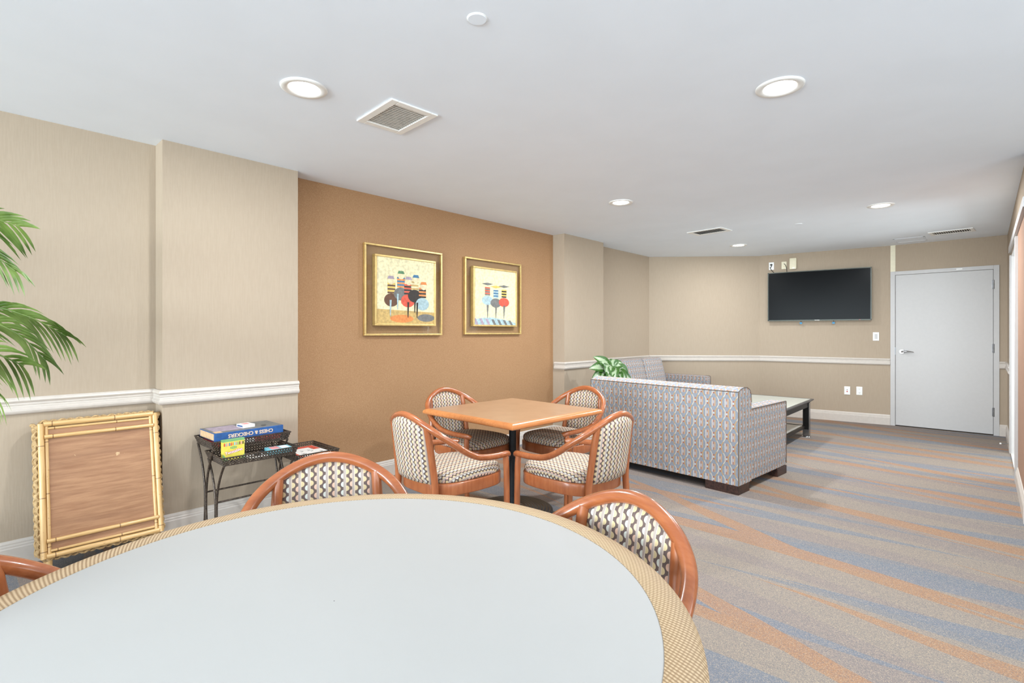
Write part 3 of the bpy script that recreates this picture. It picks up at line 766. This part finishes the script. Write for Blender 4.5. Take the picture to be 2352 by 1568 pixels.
# ------------------------------------------------------------------ round table
t = thing('round_table', 'large round table with white top and woven straw rim in the foreground', 'table', (-.901, .482, 0))
MB().lathe([(.001, .7515), (.594, .7515), (.597, .7505), (.597, .74), (.594, .72)], n=128, cap=False).build('tabletop', 'laminate', t)
MB().lathe([(.55, .715), (.64, .715), (.655, .72), (.662, .732), (.661, .742), (.652, .7485), (.64, .7505), (.597, .7515), (.597, .74)], n=128, cap=False).build('table_rim', 'weave', t)
MB().lathe([(.58, .70), (.58, .716), (.001, .716), (.001, .70)], n=48, cap=False).build('underside', 'black_wood', t)
MB().tube([(0, 0, .03), (0, 0, .705)], .045, 20).build('column', 'column_black', t)
MB().lathe([(.30, 0), (.30, .012), (.27, .022), (.06, .045), (.05, .06)], n=48).build('base', 'column_black', t)

# ------------------------------------------------------------------ square table
sx, sy = cw(.004, 3.635)
t = thing('square_table', 'square laminate cafe table with wooden edge on a black pedestal', 'table', (sx, sy, -.033), R(-2.3))
a = .452
MB().box(-a + .034, a - .034, -a + .034, a - .034, .715, .7505).build('tabletop', 'tablelam', t, .001)
pr = [(a - .036, .712), (a - .012, .712), (a - .003, .717), (a, .724), (a - .001, .733), (a - .006, .741), (a - .016, .747), (a - .034, .7503), (a - .036, .7503)]
m = MB()
for k in range(4):
    X = Matrix.Rotation(k * PI / 2, 4, 'Z'); n = len(pr)
    v = [(d, -d, z) for d, z in pr] + [(d, d, z) for d, z in pr]
    m.add(v, [(i, (i + 1) % n, n + (i + 1) % n, n + i) for i in range(n)], smooth=True, X=X)
m.build('edge_band', 'edgewood', t)
MB().tube([(0, 0, .06), (0, 0, .715)], .0255, 20).build('column', 'column_black', t)
prof = [(.285, .033), (.285, .043)]
for k in range(9):
    r0 = .279 - k * .022; z0 = .045 + k * .0022; prof += [(r0, z0), (r0 - .006, z0 + .004), (r0 - .012, z0 + .004), (r0 - .018, z0 + .0005)]
prof += [(.06, .069), (.03, .085)]
MB().lathe(prof, n=56).build('base', 'column_black', t)
m = MB(); m.box(-.2, .2, -.02, .02, .70, .714); m.box(-.02, .02, -.2, .2, .70, .714); m.build('support_arms', 'column_black', t)

# ------------------------------------------------------------------ sofas
def sofa(loc, rot, W, D, label, ncush=2, cush_h=1.0):
    t = thing('sofa', label, 'sofa', loc, rot, 'matching patterned sofas')
    h = W / 2
    prof = [(0, .07), (0, .792), (.012, .803), (.05, .818), (.10, .826), (.16, .822), (.205, .80), (.225, .765), (.235, .70), (.235, .07)]
    m = MB(); n = len(prof); seg = 12; rows = []
    L = [0]
    for i in range(1, n): L.append(L[-1] + math.hypot(prof[i][0] - prof[i - 1][0], prof[i][1] - prof[i - 1][1]))
    vs = []; fs = []; uv = []
    for k in range(seg + 1):
        x = -h + W * k / seg
        for (y, z) in prof: vs.append((x, y, z))
    for k in range(seg):
        for i in range(n - 1):
            a_ = k * n + i; f = (a_, a_ + n, a_ + n + 1, a_ + 1)
            fs.append(f); uv.append([(vs[q][0], .07 + L[q % n]) for q in f])
    m.add(vs, fs, uv, False)
    m.add([(-h, y, z) for y, z in prof], [tuple(range(n))[::-1]][:1]); m.add([(h, y, z) for y, z in prof], [tuple(range(n))])
    bk = m.build('back_panel', 'sofafab', t)
    for s_ in (-1, 1):
        MB().rbox(min(s_ * (h - .15), s_ * h), max(s_ * (h - .15), s_ * h), .21, D, .07, .648, .018, 6).build('arm', 'sofafab', t)
    pm = MB(); pm.tube([(-h, -.001, .797), (h, -.001, .797)], .0035, 6); pm.tube([(h, .0, .07), (h, .0, .79)], .003, 6); pm.tube([(-h, .0, .07), (-h, .0, .79)], .003, 6)
    pm.tube([(h, y, z) for y, z in prof[1:-1]], .003, 6)
    pm.build('piping', 'piping', bk)
    pm = MB()
    for s_ in (-1, 1): pm.tube([(s_ * (h - .003), .22, .645), (s_ * (h - .003), D - .016, .645), (s_ * (h - .003), D - .006, .641), (s_ * (h - .003), D - .003, .630), (s_ * (h - .003), D - .003, .09)], .0035, 6)
    pm.build('arm_piping', 'piping', t)
    MB().rbox(-h + .14, h - .14, .2, D - .02, .07, .30, .02, 6).build('seat_base', 'sofafab', t)
    cwid = (W - .30) / ncush
    for k in range(ncush):
        x0 = -h + .15 + k * cwid
        MB().rbox(x0 + .004, x0 + cwid - .004, .24, D + .01, .30, .46, .04, 8, (0, 0, .015)).build('seat_cushion', 'sofafab', t)
        X = Matrix.Translation((0, .235, .45)) @ Matrix.Rotation(R(14), 4, 'X') @ Matrix.Diagonal((1, 1, cush_h, 1))
        MB().rbox(x0 + .004, x0 + cwid - .004, 0, .17, 0, .43, .05, 8, (0, .03, .0), X).build('back_cushion', 'sofafab', t)
    for sx_ in (-1, 1):
        for (y0, y1) in ((.0, .20), (D - .20, D)):
            m = MB()
            xa, xb = (h - .27, h) if sx_ > 0 else (-h, -h + .27)
            if y0 == 0: m.prism([(xa, 0), (xb, 0), (xb, .2), (xb - .07 if sx_ > 0 else xb, .2), (xb - .07, .07), (xa, .07)] if sx_ > 0 else [(xa, 0), (xb, 0), (xb, .07), (xa + .07, .07), (xa + .07, .2), (xa, .2)], 0, .07)
            else: m.box(xb - .07 if sx_ > 0 else xa, xb if sx_ > 0 else xa + .07, y0, y1, 0, .07)
            m.build('leg', 'dark_leg', t, .003)
    return t
ang = math.atan2(-.139, 1.449)
sofa(((-1.395 - 2.844) / 2, (4.086 + 4.225) / 2, 0), ang, 1.456, .962, 'blue and gold ogee patterned sofa seen from behind, beside square table', 2, .78)
sofa((-3.80, 6.50, 0), R(-90), 1.44, .96, 'matching patterned sofa against the far wall, behind the leafy plant')

# ------------------------------------------------------------------ coffee table
t = thing('coffee_table', 'low black coffee table with glass top and chrome feet beyond sofa', 'coffee table', (-1.90, 6.40, 0))
hx, hy = .37, .695
m = MB()
pr = [(0, .445), (.035, .445), (.035, .437), (.065, .405), (.065, .398), (.09, .398), (.09, .43), (0, .44)]
def frame_ring(m, hx, hy, prof):
    n = len(prof); cs = [(-1, -1), (1, -1), (1, 1), (-1, 1)]; v = []
    for (a_, b_) in cs: v += [(a_ * (hx - d), b_ * (hy - d), z) for d, z in prof]
    fs = []
    for k in range(4):
        for i in range(n):
            A0 = k * n + i; A1 = k * n + (i + 1) % n; B0 = ((k + 1) % 4) * n + i; B1 = ((k + 1) % 4) * n + (i + 1) % n
            fs.append((A0, B0, B1, A1))
    m.add(v, fs); return m
frame_ring(MB(), hx, hy, [(0, .447), (.028, .447), (.028, .43), (.048, .408), (.04, .403), (0, .437)]).build('top_edge', 'steel', t)
MB().box(-hx + .026, hx - .026, -hy + .026, hy - .026, .438, .446).build('glass_top', 'paleglass', t)
frame_ring(MB(), hx - .03, hy - .085, [(0, .425), (.03, .425), (.03, .36), (0, .36)]).build('apron', 'black_wood', t)
for ax in (-1, 1):
    for by in (-1, 1):
        x0 = ax * (hx - .055); y0 = by * (hy - .12); w_ = .032
        lg = MB().box(x0 - w_, x0 + w_, y0 - w_, y0 + w_, .09, .425).build('leg', 'black_wood', t)
        MB().box(x0 + (w_ if ax > 0 else -w_ - .004), x0 + (w_ + .004 if ax > 0 else -w_), y0 - w_, y0 + w_, .09, .41).build('chrome_strip', 'chrome', lg)
        m = MB().box(x0 - w_ - .001, x0 + w_ + .003, y0 - w_ - .001, y0 + w_ + .001, .012, .09); m.lathe([(.052, 0), (.052, .006), (.045, .010), (.02, .012)], x0, y0, 0, 24); m.build('foot', 'chrome', lg)
frame_ring(MB(), hx - .055, hy - .12, [(0, .135), (.03, .135), (.03, .105), (0, .105)]).build('shelf_frame', 'black_wood', t)
MB().box(-hx + .083, hx - .083, -hy + .148, hy - .148, .124, .132).build('lower_shelf', 'shelfglass', t)

# ------------------------------------------------------------------ end table and leafy plant
ex, ey = -3.22, 5.33
t = thing('end_table', 'small dark end table in corner between sofas, under leafy plant', 'side table', (ex, ey, 0))
MB().box(-.27, .27, -.25, .25, .50, .54).build('tabletop', 'black_wood', t, .004)
for a_ in (-1, 1):
    for b_ in (-1, 1): MB().box(a_ * .25 - .02, a_ * .25 + .02, b_ * .23 - .02, b_ * .23 + .02, 0, .50).build('leg', 'black_wood', t)
MB().box(-.24, .24, -.22, .22, .2, .22).build('shelf', 'black_wood', t)
t = thing('potted_plant', 'leafy green and silver potted plant behind the patterned sofa', 'plant', (ex + .02, ey - .17, .54))
MB().lathe([(.06, 0), (.075, .01), (.092, .17), (.098, .18), (.098, .19), (.088, .19), (.085, .165), (.001, .165)], n=32, cap=False).build('pot', 'pot_white', t)
MB().lathe([(.001, .168), (.085, .168), (.085, .16)], n=24, cap=False).build('soil', 'soil', t)
pc = Vector((ex + .02, ey - .17, .54)); right = Vector((CT, ST, 0)); back_ = Vector((-ST, CT, 0)); up = Vector((0, 0, 1))
LV = [(-.01, .30, -.20, .44, .075, .02), (-.05, .29, -.26, .32, .085, -.06), (-.05, .26, -.235, .21, .075, -.08), (-.04, .25, -.17, .15, .09, -.16), (-.01, .33, -.075, .25, .09, -.14), (.02, .32, .01, .20, .085, -.18),
      (-.01, .27, -.055, .19, .07, -.2), (.03, .31, .05, .41, .07, .08), (.04, .31, .16, .36, .07, .04), (.05, .32, .20, .22, .09, -.05), (.06, .28, .15, .17, .085, -.16), (.04, .25, .10, .16, .085, -.19),
      (.08, .24, .24, .17, .065, -.1), (.05, .27, .17, .20, .07, .12), (-.05, .28, -.12, .20, .08, .14), (0, .3, 0, .30, .08, .16), (-.02, .3, -.15, .30, .07, .12), (.02, .3, .12, .28, .08, .15)]
m = MB(); st = MB()
for (bx, bz, tx, tz, wd, dp) in LV:
    wd *= 1.6; tz = .30 + (tz - .30) * 1.12 + .03; bz += .03
    b0 = right * bx + up * (bz - .02); t0 = right * tx + up * (tz - .02) + back_ * dp
    d = t0 - b0; side = d.cross(back_ * -1 + up * .5); side = side.normalized() if side.length > 1e-6 else right
    nrm = side.cross(d).normalized(); n = 8; cols = []
    vs = []
    for i in range(n + 1):
        s_ = i / n; c_ = b0 + d * s_ + nrm * (.045 * math.sin(PI * s_)) - up * (.03 * s_ * s_)
        w_ = wd * .5 * (math.sin(PI * (s_ ** .75)) ** .8 if 0 < s_ < 1 else 0.02)
        for e_ in (-1, -.5, 0, .5, 1): vs.append(c_ + side * (w_ * e_) - nrm * (w_ * .35 * (1 - abs(e_))))
    fs = []; uv = []
    for i in range(n):
        for j in range(4):
            a_ = i * 5 + j; fs.append((a_, a_ + 1, a_ + 6, a_ + 5)); uv.append([((k % 5) / 2 - 1, (k // 5) / n) for k in (a_, a_ + 1, a_ + 6, a_ + 5)])
    m.add(vs, fs, uv, True)
    st.tube(smoothpath([(0, 0, .165), tuple(b0 * .5 + Vector((0, 0, .12))), tuple(b0)], 4), .0045, 6)
m.build('foliage', 'aglaleaf', t); st.build('stems', 'crayon_green', t)

# ------------------------------------------------------------------ palm at the left edge
def survey(u, v, Y):
    x, y = cw((u - 1176) / 1176 * Y, Y); return Vector((x, y, CAMZ - (v - 763.5) / 1176 * Y))
px_, py_ = -3.25, -.38
t = thing('potted_palm', 'palm with arching feathery fronds reaching in at left edge', 'plant', (px_, py_, 0))
O = Vector((px_, py_, 0))
MB().lathe([(.13, 0), (.15, .01), (.19, .30), (.2, .32), (.2, .34), (.18, .34), (.17, .29), (.001, .29)], n=36, cap=False).build('pot', 'basketpot', t)
MB().lathe([(.001, .295), (.172, .295), (.17, .28)], n=24, cap=False).build('soil', 'soil', t)
CR = []
for k, (a, h_) in enumerate(((0, 1.25), (2.1, .95), (4.2, 1.05))):
    base = Vector((.05 * math.cos(a), .05 * math.sin(a), .28)); top = Vector((.10 * math.cos(a), .10 * math.sin(a), h_)); CR.append(top)
    MB().tube(smoothpath([tuple(base), tuple((base + top) / 2 + Vector((.02, 0, 0))), tuple(top)], 6), .016, 8).build('trunk', 'trunk', t)
def frond(pts, L, spread=.62, droop=.5, n=20, seed=1, start=.28, wid=.011, lowlen=1.0):
    rnd = random.Random(seed); path = smoothpath([tuple(p) for p in pts], 12); m = MB(); N_ = len(path)
    m.tube(path, [.006 * (1 - .75 * i / N_) + .0008 for i in range(N_)], 6)
    for k in range(n):
        f = start + (1 - start) * (k + .5) / n; i = min(N_ - 2, int(f * (N_ - 1))); p = path[i]; tan = (path[min(i + 2, N_ - 1)] - path[max(i - 1, 0)]).normalized()
        lat = tan.cross(Vector((0, 0, 1))); lat = lat.normalized() if lat.length > 1e-3 else Vector((1, 0, 0)); upv = lat.cross(tan).normalized(); lat = (lat * .45 + upv * .9).normalized(); upv = tan.cross(lat).normalized() * -1
        ln = L * (.55 + .45 * math.sin(PI * min(1, (f - start) / (1 - start) * .8 + .2))) * (.9 + .2 * rnd.random())
        for sd in (-1, 1):
            d = (tan * (1 - spread * .45 + .15 * f) + lat * (sd * spread * (.55 if sd > 0 else 1.0)) + upv * .15).normalized()
            l2 = ln * (1.0 if sd > 0 else lowlen); vs = []; side = d.cross(upv).normalized(); ns = 5
            for q_ in range(ns + 1):
                s_ = q_ / ns; c_ = p + d * (l2 * s_) - Vector((0, 0, droop * l2 * s_ * s_)) + upv * (.04 * l2 * math.sin(PI * s_))
                w_ = wid * (math.sin(PI * min(1, s_ * .85 + .15)) ** .7)
                for e_ in (-1, 0, 1): vs.append(c_ + (side * e_ + upv * (.25 * abs(e_))) * w_ * .5 * (1.6 if e_ else 1))
            fs = []
            for q_ in range(ns):
                for j in range(2): a_ = q_ * 3 + j; fs.append((a_, a_ + 1, a_ + 4, a_ + 3))
            m.add(vs, fs, None, True)
    return m
def S(u, v, Y): return survey(u, v, Y) - O
FR = [([CR[0], S(-260, 790, 2.22), S(-40, 712, 2.28), S(60, 725, 2.32), S(152, 772, 2.36)], .17, .6, .45, 15, 1, .3, 1.1),
      ([CR[0], S(-230, 800, 2.1), S(-60, 742, 2.15), S(30, 760, 2.18), S(105, 828, 2.22)], .15, .6, .4, 13, 2, .3, 1.1),
      ([CR[1], S(-280, 880, 1.95), S(-150, 815, 1.95), S(-50, 800, 1.98), S(55, 840, 2.02)], .17, .9, .4, 14, 3, .3, 1.1),
      ([CR[0], S(-250, 600, 2.1), S(-110, 505, 2.15), S(-30, 500, 2.2), S(45, 520, 2.25)], .15, .75, .3, 12, 4, .3, 1.2),
      ([CR[0], S(-300, 660, 2.0), S(-160, 565, 2.05), S(-60, 560, 2.1), S(35, 622, 2.15)], .15, .5, .5, 13, 5, .3, 1.0),
      ([CR[2], S(-250, 900, 1.9), S(-160, 830, 1.88), S(-90, 840, 1.86), S(-20, 900, 1.85)], .16, .7, .55, 18, 6, .3, 1.0)]
for (pts, L_, sp_, dr_, n_, sd_, st_, ll_) in FR: frond(pts, L_, sp_, dr_, n_, sd_, st_, .0098, ll_).build('frond', 'palmleaf', t)
for k in range(5):
    a = R(-120 + k * 32); b = CR[k % 3]; d = Vector((math.cos(a), math.sin(a), 0))
    frond([b, b + d * .18 + Vector((0, 0, .3)), b + d * .38 + Vector((0, 0, .36)), b + d * .52 + Vector((0, 0, .22))], .17, .7, .5, 18, 20 + k, .3).build('frond', 'palmleaf', t)

# ------------------------------------------------------------------ bamboo and wicker table leaning on its side
t = thing('bamboo_table', 'bamboo framed wicker table with worn wood top leaning on the left wall', 'table', (-3.527, .557, 0), (R(-12.8), 0, R(90)))
h = .255; z0, z1 = .105, .785
MB().box(-h + .02, h - .02, .004, .018, z0 + .02, z1 - .02).build('wood_panel', 'panelwood', t)
def pole(a, b, r, nm='bamboo_pole'):
    a, b = Vector(a), Vector(b); n = 12; return MB().tube([a + (b - a) * i / n for i in range(n + 1)], [r * (1.0 + .06 * (abs((i % 4) - 2) == 2)) for i in range(n + 1)], 12).build(nm, 'bamboo', t)
r1 = .0135
for x in (-h, h): pole((x, .0, z0 - .01), (x, .0, z1 + .004), r1)
for z in (z0, z1): pole((-h + .01, .0, z), (h - .01, .0, z), r1)
for x in (-h + .022, h - .022): pole((x, .003, z0 + .01), (x, .003, z1 - .01), .008)
for z in (z0 + .024, z1 - .024): pole((-h + .02, .004, z), (h - .02, .004, z), .007)
for z in (z0 + .075, z1 - .068): pole((-h + .012, -.006, z), (h - .012, -.006, z), .0105)
for x in (-h + .02, h - .02): pole((x, .03, 0.0), (x, .03, z0 + .02), .016, 'leg')
for x in (-h + .02, h - .02): pole((x, .095, -.018), (x, .095, z0 + .02), .014, 'leg')
# wicker apron on the four sides
m = MB()
def strandline(a, b, out, k, ph=0.0):
    a, b, out = Vector(a), Vector(b), Vector(out); L_ = (b - a).length; n = int(L_ / .0095); pts = []
    for i in range(n + 1):
        s_ = i / n; off = .012 + .0085 * math.sin(PI * s_ * L_ / .036 + k * PI + ph)
        pts.append(a + (b - a) * s_ + out * off)
    return pts
for k in range(9):
    y = .020 + k * .0125
    for (a_, b_, o_) in (((-h, y, z0), (-h, y, z1), (-1, 0, 0)), ((h, y, z0), (h, y, z1), (1, 0, 0)), ((-h, y, z0 - .004), (h, y, z0 - .004), (0, 0, -1)), ((-h, y, z1 + .0), (h, y, z1 + .0), (0, 0, 1))):
        m.tube(strandline(a_, b_, o_, k), .0068, 7)
for s_ in (-1, 1):                                          # rope rolls along the back edge and corners
    for ph in (0, 2.1, 4.2):
        m.tube([(s_ * (h + .014) + .009 * math.cos(ph + i * .55), .125 + .009 * math.sin(ph + i * .55), z0 + (z1 - z0) * i / 60) for i in range(61)], .006, 6)
    m.tube(smoothpath([(s_ * (h + .004), .008, z1 - .02), (s_ * (h + .022), .02, z1 - .006), (s_ * (h + .03), .05, z1 + .004), (s_ * (h + .022), .1, z1 + .008)], 5), .011, 8)
m.build('wicker_apron', 'wicker', t)
m = MB().box(-h - .002, h + .002, .018, .125, z0, z1); m.build('apron_core', 'wicker', t)

# ------------------------------------------------------------------ nest of wire tray stands
def stand(x0, x1, y0, y1, ztop, label, rimh=.045):
    cx, cy = (x0 + x1) / 2, (y0 + y1) / 2
    t = thing('wire_stand', label, 'side table', (cx, cy, 0), 0, 'nesting wire tray stands')
    a, b = (x1 - x0) / 2, (y1 - y0) / 2; zb = ztop - rimh
    m = MB(); r_ = .0029
    corners = [(-a, -b), (a, -b), (a, b), (-a, b)]
    for z, q_, kk in ((ztop, .0042, 1.0), (zb, .0038, .93)): m.tube([(x * kk, y * kk, z) for x, y in corners], q_, 6, closed=True, smooth=False)
    for k in range(4):
        (xa, ya), (xb, yb) = corners[k], corners[(k + 1) % 4]; L_ = math.hypot(xb - xa, yb - ya); nw = max(2, round(L_ / .034)); n = nw * 8
        for lvl in range(3):
            for s_ in (-1, 1):
                pts = []
                for i in range(n + 1):
                    f = i / n; zz = zb + rimh * ((lvl + .5) / 3 + s_ * math.cos(2 * PI * f * nw + lvl * PI) / 6); kk = .93 + .07 * (zz - zb) / rimh
                    pts.append(((xa + (xb - xa) * f) * kk, (ya + (yb - ya) * f) * kk, zz))
                m.tube(pts, r_, 5, cap=False)
    m.build('tray_rim', 'iron', t)
    m = MB(); k = .93
    for i in range(1, int(2 * b / .026)): y = -b * k + 2 * b * k * i / int(2 * b / .026); m.tube([(-a * k, y, zb), (a * k, y, zb)], .0022, 5)
    for i in range(1, int(2 * a / .03)): x = -a * k + 2 * a * k * i / int(2 * a / .03); m.tube([(x, -b * k, zb + .003), (x, b * k, zb + .003)], .0022, 5)
    m.build('tray_floor', 'iron', t)
    for sy_ in (-1, 1):
        for s_ in (-1, 1):
            pts = []
            for i in range(15):
                f = i / 14; z = zb * (1 - f); q = (abs(f - .62) / .62) if f < .62 else (f - .62) / .62
                pts.append((s_ * (.0085 + (a * .93 - .0085) * q ** 2.3), sy_ * b * .93, max(z, .0)))
            m2 = MB().tube(pts, .0068, 8); m2.build('leg', 'iron', t)
    MB().tube([(0, -b * .93, zb * .50), (0, b * .93, zb * .50)], .0055, 8).build('stretcher', 'iron', t)
    return t
stand(-3.662, -3.345, 1.015, 1.485, .606, 'tallest black wire tray stand, holding the blue board game box')
stand(-3.51, -3.215, 1.03, 1.475, .532, 'middle black wire tray stand, holding the yellow crayon box')
stand(-3.655, -3.275, 1.50, 1.79, .455, 'lowest black wire tray stand at right, holding a flat print')
# contents
t = thing('board_game_box', 'blue chess and checkers box on the tallest wire stand', 'game box', (-3.523, 1.25, .6005), R(1.5))
bl_, bw_, bh_ = .415, .25, .049
MB().box(-bw_ / 2, bw_ / 2, -bl_ / 2, bl_ / 2, 0, bh_).build('box_lid', 'box_blue', t, .0015)
m = MB().box(-bw_ / 2 + .003, bw_ / 2 - .004, -bl_ / 2 + .004, bl_ / 2 - .004, bh_, bh_ + .0008); m.build('lid_picture', 'art_grey', t)
m = MB().box(-bw_ / 2 + .02, bw_ / 2 - .05, -bl_ / 2 + .02, -.02, bh_ + .0008, bh_ + .0012); m.build('lid_picture_patch', 'art_lilac', t)
MB().box(bw_ / 2 - .06, bw_ / 2 - .008, -bl_ / 2 + .01, -bl_ / 2 + .05, bh_ + .0008, bh_ + .0013).build('lid_square', 'box_tan', t)
MB().lathe([(.016, bh_ + .0008), (.016, bh_ + .0014), (.001, bh_ + .0014)], bw_ / 2 - .07, .11, 0, 20, cap=False).build('lid_emblem', 'ink', t)
MB().box(-bw_ / 2 + .01, bw_ / 2 - .01, -bl_ / 2 - .0008, -bl_ / 2, .006, bh_ - .004).build('end_label', 'box_tan', t)
X = Matrix.Translation((bw_ / 2 + .0004, 0.005, bh_ / 2)) @ Matrix.Rotation(R(90), 4, 'Z') @ Matrix.Rotation(R(90), 4, 'X') @ Matrix.Rotation(PI, 4, 'Z')
o = text_mesh('CHESS & CHECKERS', .0305, 'title_lettering', 'letter_tan', t, X, .0006, .0007); o['label'] = 'tan capital lettering, upside down'
t = thing('card_box', 'small white boxed card deck lying on the board game box', 'card box', (-3.50, 1.262, .6508), R(8))
MB().box(-.045, .045, -.036, .036, 0, .019).build('carton', 'paper', t, .001)
MB().box(-.035, .030, -.0367, -.0355, .005, .014).build('side_stripe', 'box_blue', t)
MB().box(-.025, .02, -.02, .018, .019, .0195).build('top_print', 'pink', t)
o = text_mesh('ACE', .009, 'side_lettering', 'art_grey', t, Matrix.Translation((.0453, .0, .0095)) @ Matrix.Rotation(R(90), 4, 'Z') @ Matrix.Rotation(R(90), 4, 'X')) if False else None
t = thing('flat_game_box', 'red and white flat box lying under the blue game box', 'game box', (-3.505, 1.25, .5665), R(2))
MB().box(-.13, .125, -.19, .18, 0, .033).build('carton', 'redbox', t, .001)
MB().box(.1245, .1265, -.12, .02, .004, .028).build('side_label', 'paper', t)
# crayon box
t = thing('crayon_box', 'yellow and green box of twist crayons standing in the middle stand', 'crayon box', (-3.326, 1.126, .4926), R(3))
cw_, chh, cdp = .124, .125, .028
MB().box(-cdp / 2, cdp / 2, -cw_ / 2, cw_ / 2, 0, chh).build('carton', 'crayon_yellow', t, .001)
m = MB(); f_ = cdp / 2 + .0003
m.box(-cdp / 2 - .0004, cdp / 2 + .0004, -cw_ / 2 - .0004, cw_ / 2 + .0004, chh - .012, chh + .0005)
m.add([(f_, -cw_ / 2, 0), (f_, -cw_ / 2, .045), (f_, -cw_ / 2 + .018, .018), (f_, -.02, 0)], [(0, 3, 2, 1)]); m.add([(f_, cw_ / 2, 0), (f_, cw_ / 2, .03), (f_, .03, 0)], [(0, 1, 2)])
m.build('green_panel', 'crayon_green', t)
for k, mt in enumerate(['crayon_red', 'art_lilac', 'pink', 'art_blue', 'crayon_red', 'art_orange', 'teal', 'art_lilac', 'crayon_green', 'art_brown', 'pink', 'ink']):
    y = -cw_ / 2 + .009 + k * .0096
    MB().add([(f_ + .0002, y - .003, .088), (f_ + .0002, y + .003, .088), (f_ + .0002, y + .003, .103), (f_ + .0002, y, .110), (f_ + .0002, y - .003, .103)], [(0, 1, 2, 3, 4)]).build('crayon_picture', mt, t)
FX = Matrix.Rotation(R(90), 4, 'Z') @ Matrix.Rotation(R(90), 4, 'X')
MB().add([(f_ + .0002, .020 * math.cos(i * PI / 12) - .002, .076 + .008 * math.sin(i * PI / 12)) for i in range(24)], [tuple(range(24))]).build('logo_oval', 'crayon_green', t)
text_mesh('Crayola', .009, 'logo_lettering', 'crayon_yellow', t, Matrix.Translation((f_ + .0006, -.002, .076)) @ FX, .0002)
text_mesh('Twistables', .0235, 'title_outline', 'crayon_red', t, Matrix.Translation((f_ + .0005, 0, .052)) @ FX @ Matrix.Rotation(R(10), 4, 'Z'), .0002, .0016)  # printed red outline around the white title
text_mesh('Twistables', .0235, 'title_lettering', 'letter_white', t, Matrix.Translation((f_ + .0011, 0, .052)) @ FX @ Matrix.Rotation(R(10), 4, 'Z'), .0002, .0003)
t = thing('small_packet', 'pale blue and pink packet lying at right in the middle stand', 'packet', (-3.30, 1.385, .4945), R(-4))
MB().box(-.045, .045, -.07, .07, 0, .034).build('carton', 'teal', t, .001)
MB().box(-.035, .04, -.05, .0, .034, .0346).build('label', 'pink', t)
MB().box(-.035, .04, .01, .055, .034, .0346).build('label', 'paper', t)
t = thing('leaflet', 'white printed leaflet lying in the middle stand beside crayon box', 'leaflet', (-3.31, 1.25, .4945), R(6))
MB().box(-.06, .06, -.055, .055, 0, .004).build('sheet', 'paper', t)
MB().box(.0, .03, -.03, -.015, .004, .0044).box(-.01, .02, -.005, .03, .004, .0044).build('print', 'ink', t)
t = thing('marker_pen', 'black marker lying across the leaflet in middle stand', 'pen', (-3.33, 1.285, .5085), R(40))
MB().tube([(0, -.06, 0), (0, .03, 0)], .0075, 10).build('barrel', 'ink', t); MB().tube([(0, .03, 0), (0, .065, 0)], .009, 10).build('cap', 'cable', t)
t = thing('flat_puzzle', 'white and red printed board lying in the lowest wire stand', 'game board', (-3.46, 1.645, .4165), 0)
MB().box(-.155, .155, -.115, .115, 0, .018).build('board', 'paper', t, .001)
m = MB(); m.box(-.15, .15, -.11, -.085, .018, .0185); m.box(-.15, -.10, -.085, .11, .018, .0185); m.box(-.10, -.02, .06, .11, .018, .0185); m.build('border_print', 'red_plastic' if False else 'art_red', t)
m = MB()
rnd = random.Random(3)
for k in range(9):
    x, y = rnd.uniform(-.08, .13), rnd.uniform(-.07, .09); m.tube(smoothpath([(x, y, .0186), (x + .02, y + .012, .0186), (x + .035, y - .01, .0186)], 4), .0012, 4)
m.build('line_print', 'art_grey', t)

# ------------------------------------------------------------------ light, camera, world
def area(name, loc, rot, sx, sy, e, col=(1, 1, 1)):
    L = bpy.data.lights.new(name, 'AREA'); L.shape = 'RECTANGLE'; L.size = sx; L.size_y = sy; L.energy = e; L.color = col
    o = bpy.data.objects.new(name, L); C.objects.link(o); o.location = loc; o.rotation_euler = rot; return o
area('window_area_lamp', ((WX0 + WX1) / 2, YB - .14, (WZ0 + WZ1) / 2), (R(108), 0, 0), WX1 - WX0, WZ1 - WZ0, 900, (.81, .918, 1))
area('window_area_lamp', (XE + .14, (VY0 + VY1) / 2, (WZ0 + WZ1) / 2), (R(110), 0, R(90)), VY1 - VY0, WZ1 - WZ0, 150, (.83, .925, 1))  # added fill for near walls and ceiling, set behind the added side window
wd = bpy.data.worlds.new('World'); bpy.context.scene.world = wd; wd.use_nodes = True
wd.node_tree.nodes['Background'].inputs[0].default_value = (.9, .95, 1, 1); wd.node_tree.nodes['Background'].inputs[1].default_value = 1.0
area('window_area_lamp', (1.72, (OPY0 + OPY1) / 2, 1.22), (R(96), 0, R(90)), OPY1 - OPY0 - .2, 1.9, 60, (.9, .96, 1))  # added fill for the far end, shining in through the hall doorway
cam = bpy.data.cameras.new('camera'); co = bpy.data.objects.new('camera', cam); C.objects.link(co)
co.location = (0, 0, CAMZ); co.rotation_euler = (R(90), 0, TH); cam.sensor_width = 36; cam.lens = 18.0; cam.shift_y = -20.5 / 2352; cam.clip_start = .02
sc = bpy.context.scene; sc.camera = co
sc.view_settings.view_transform = 'Standard'; sc.view_settings.look = 'None'; sc.view_settings.gamma = 1.0; sc.view_settings.exposure = 0.17
sc.cycles.use_denoising = True; sc.cycles.max_bounces = 10; sc.cycles.diffuse_bounces = 6; sc.cycles.sample_clamp_indirect = 6.0
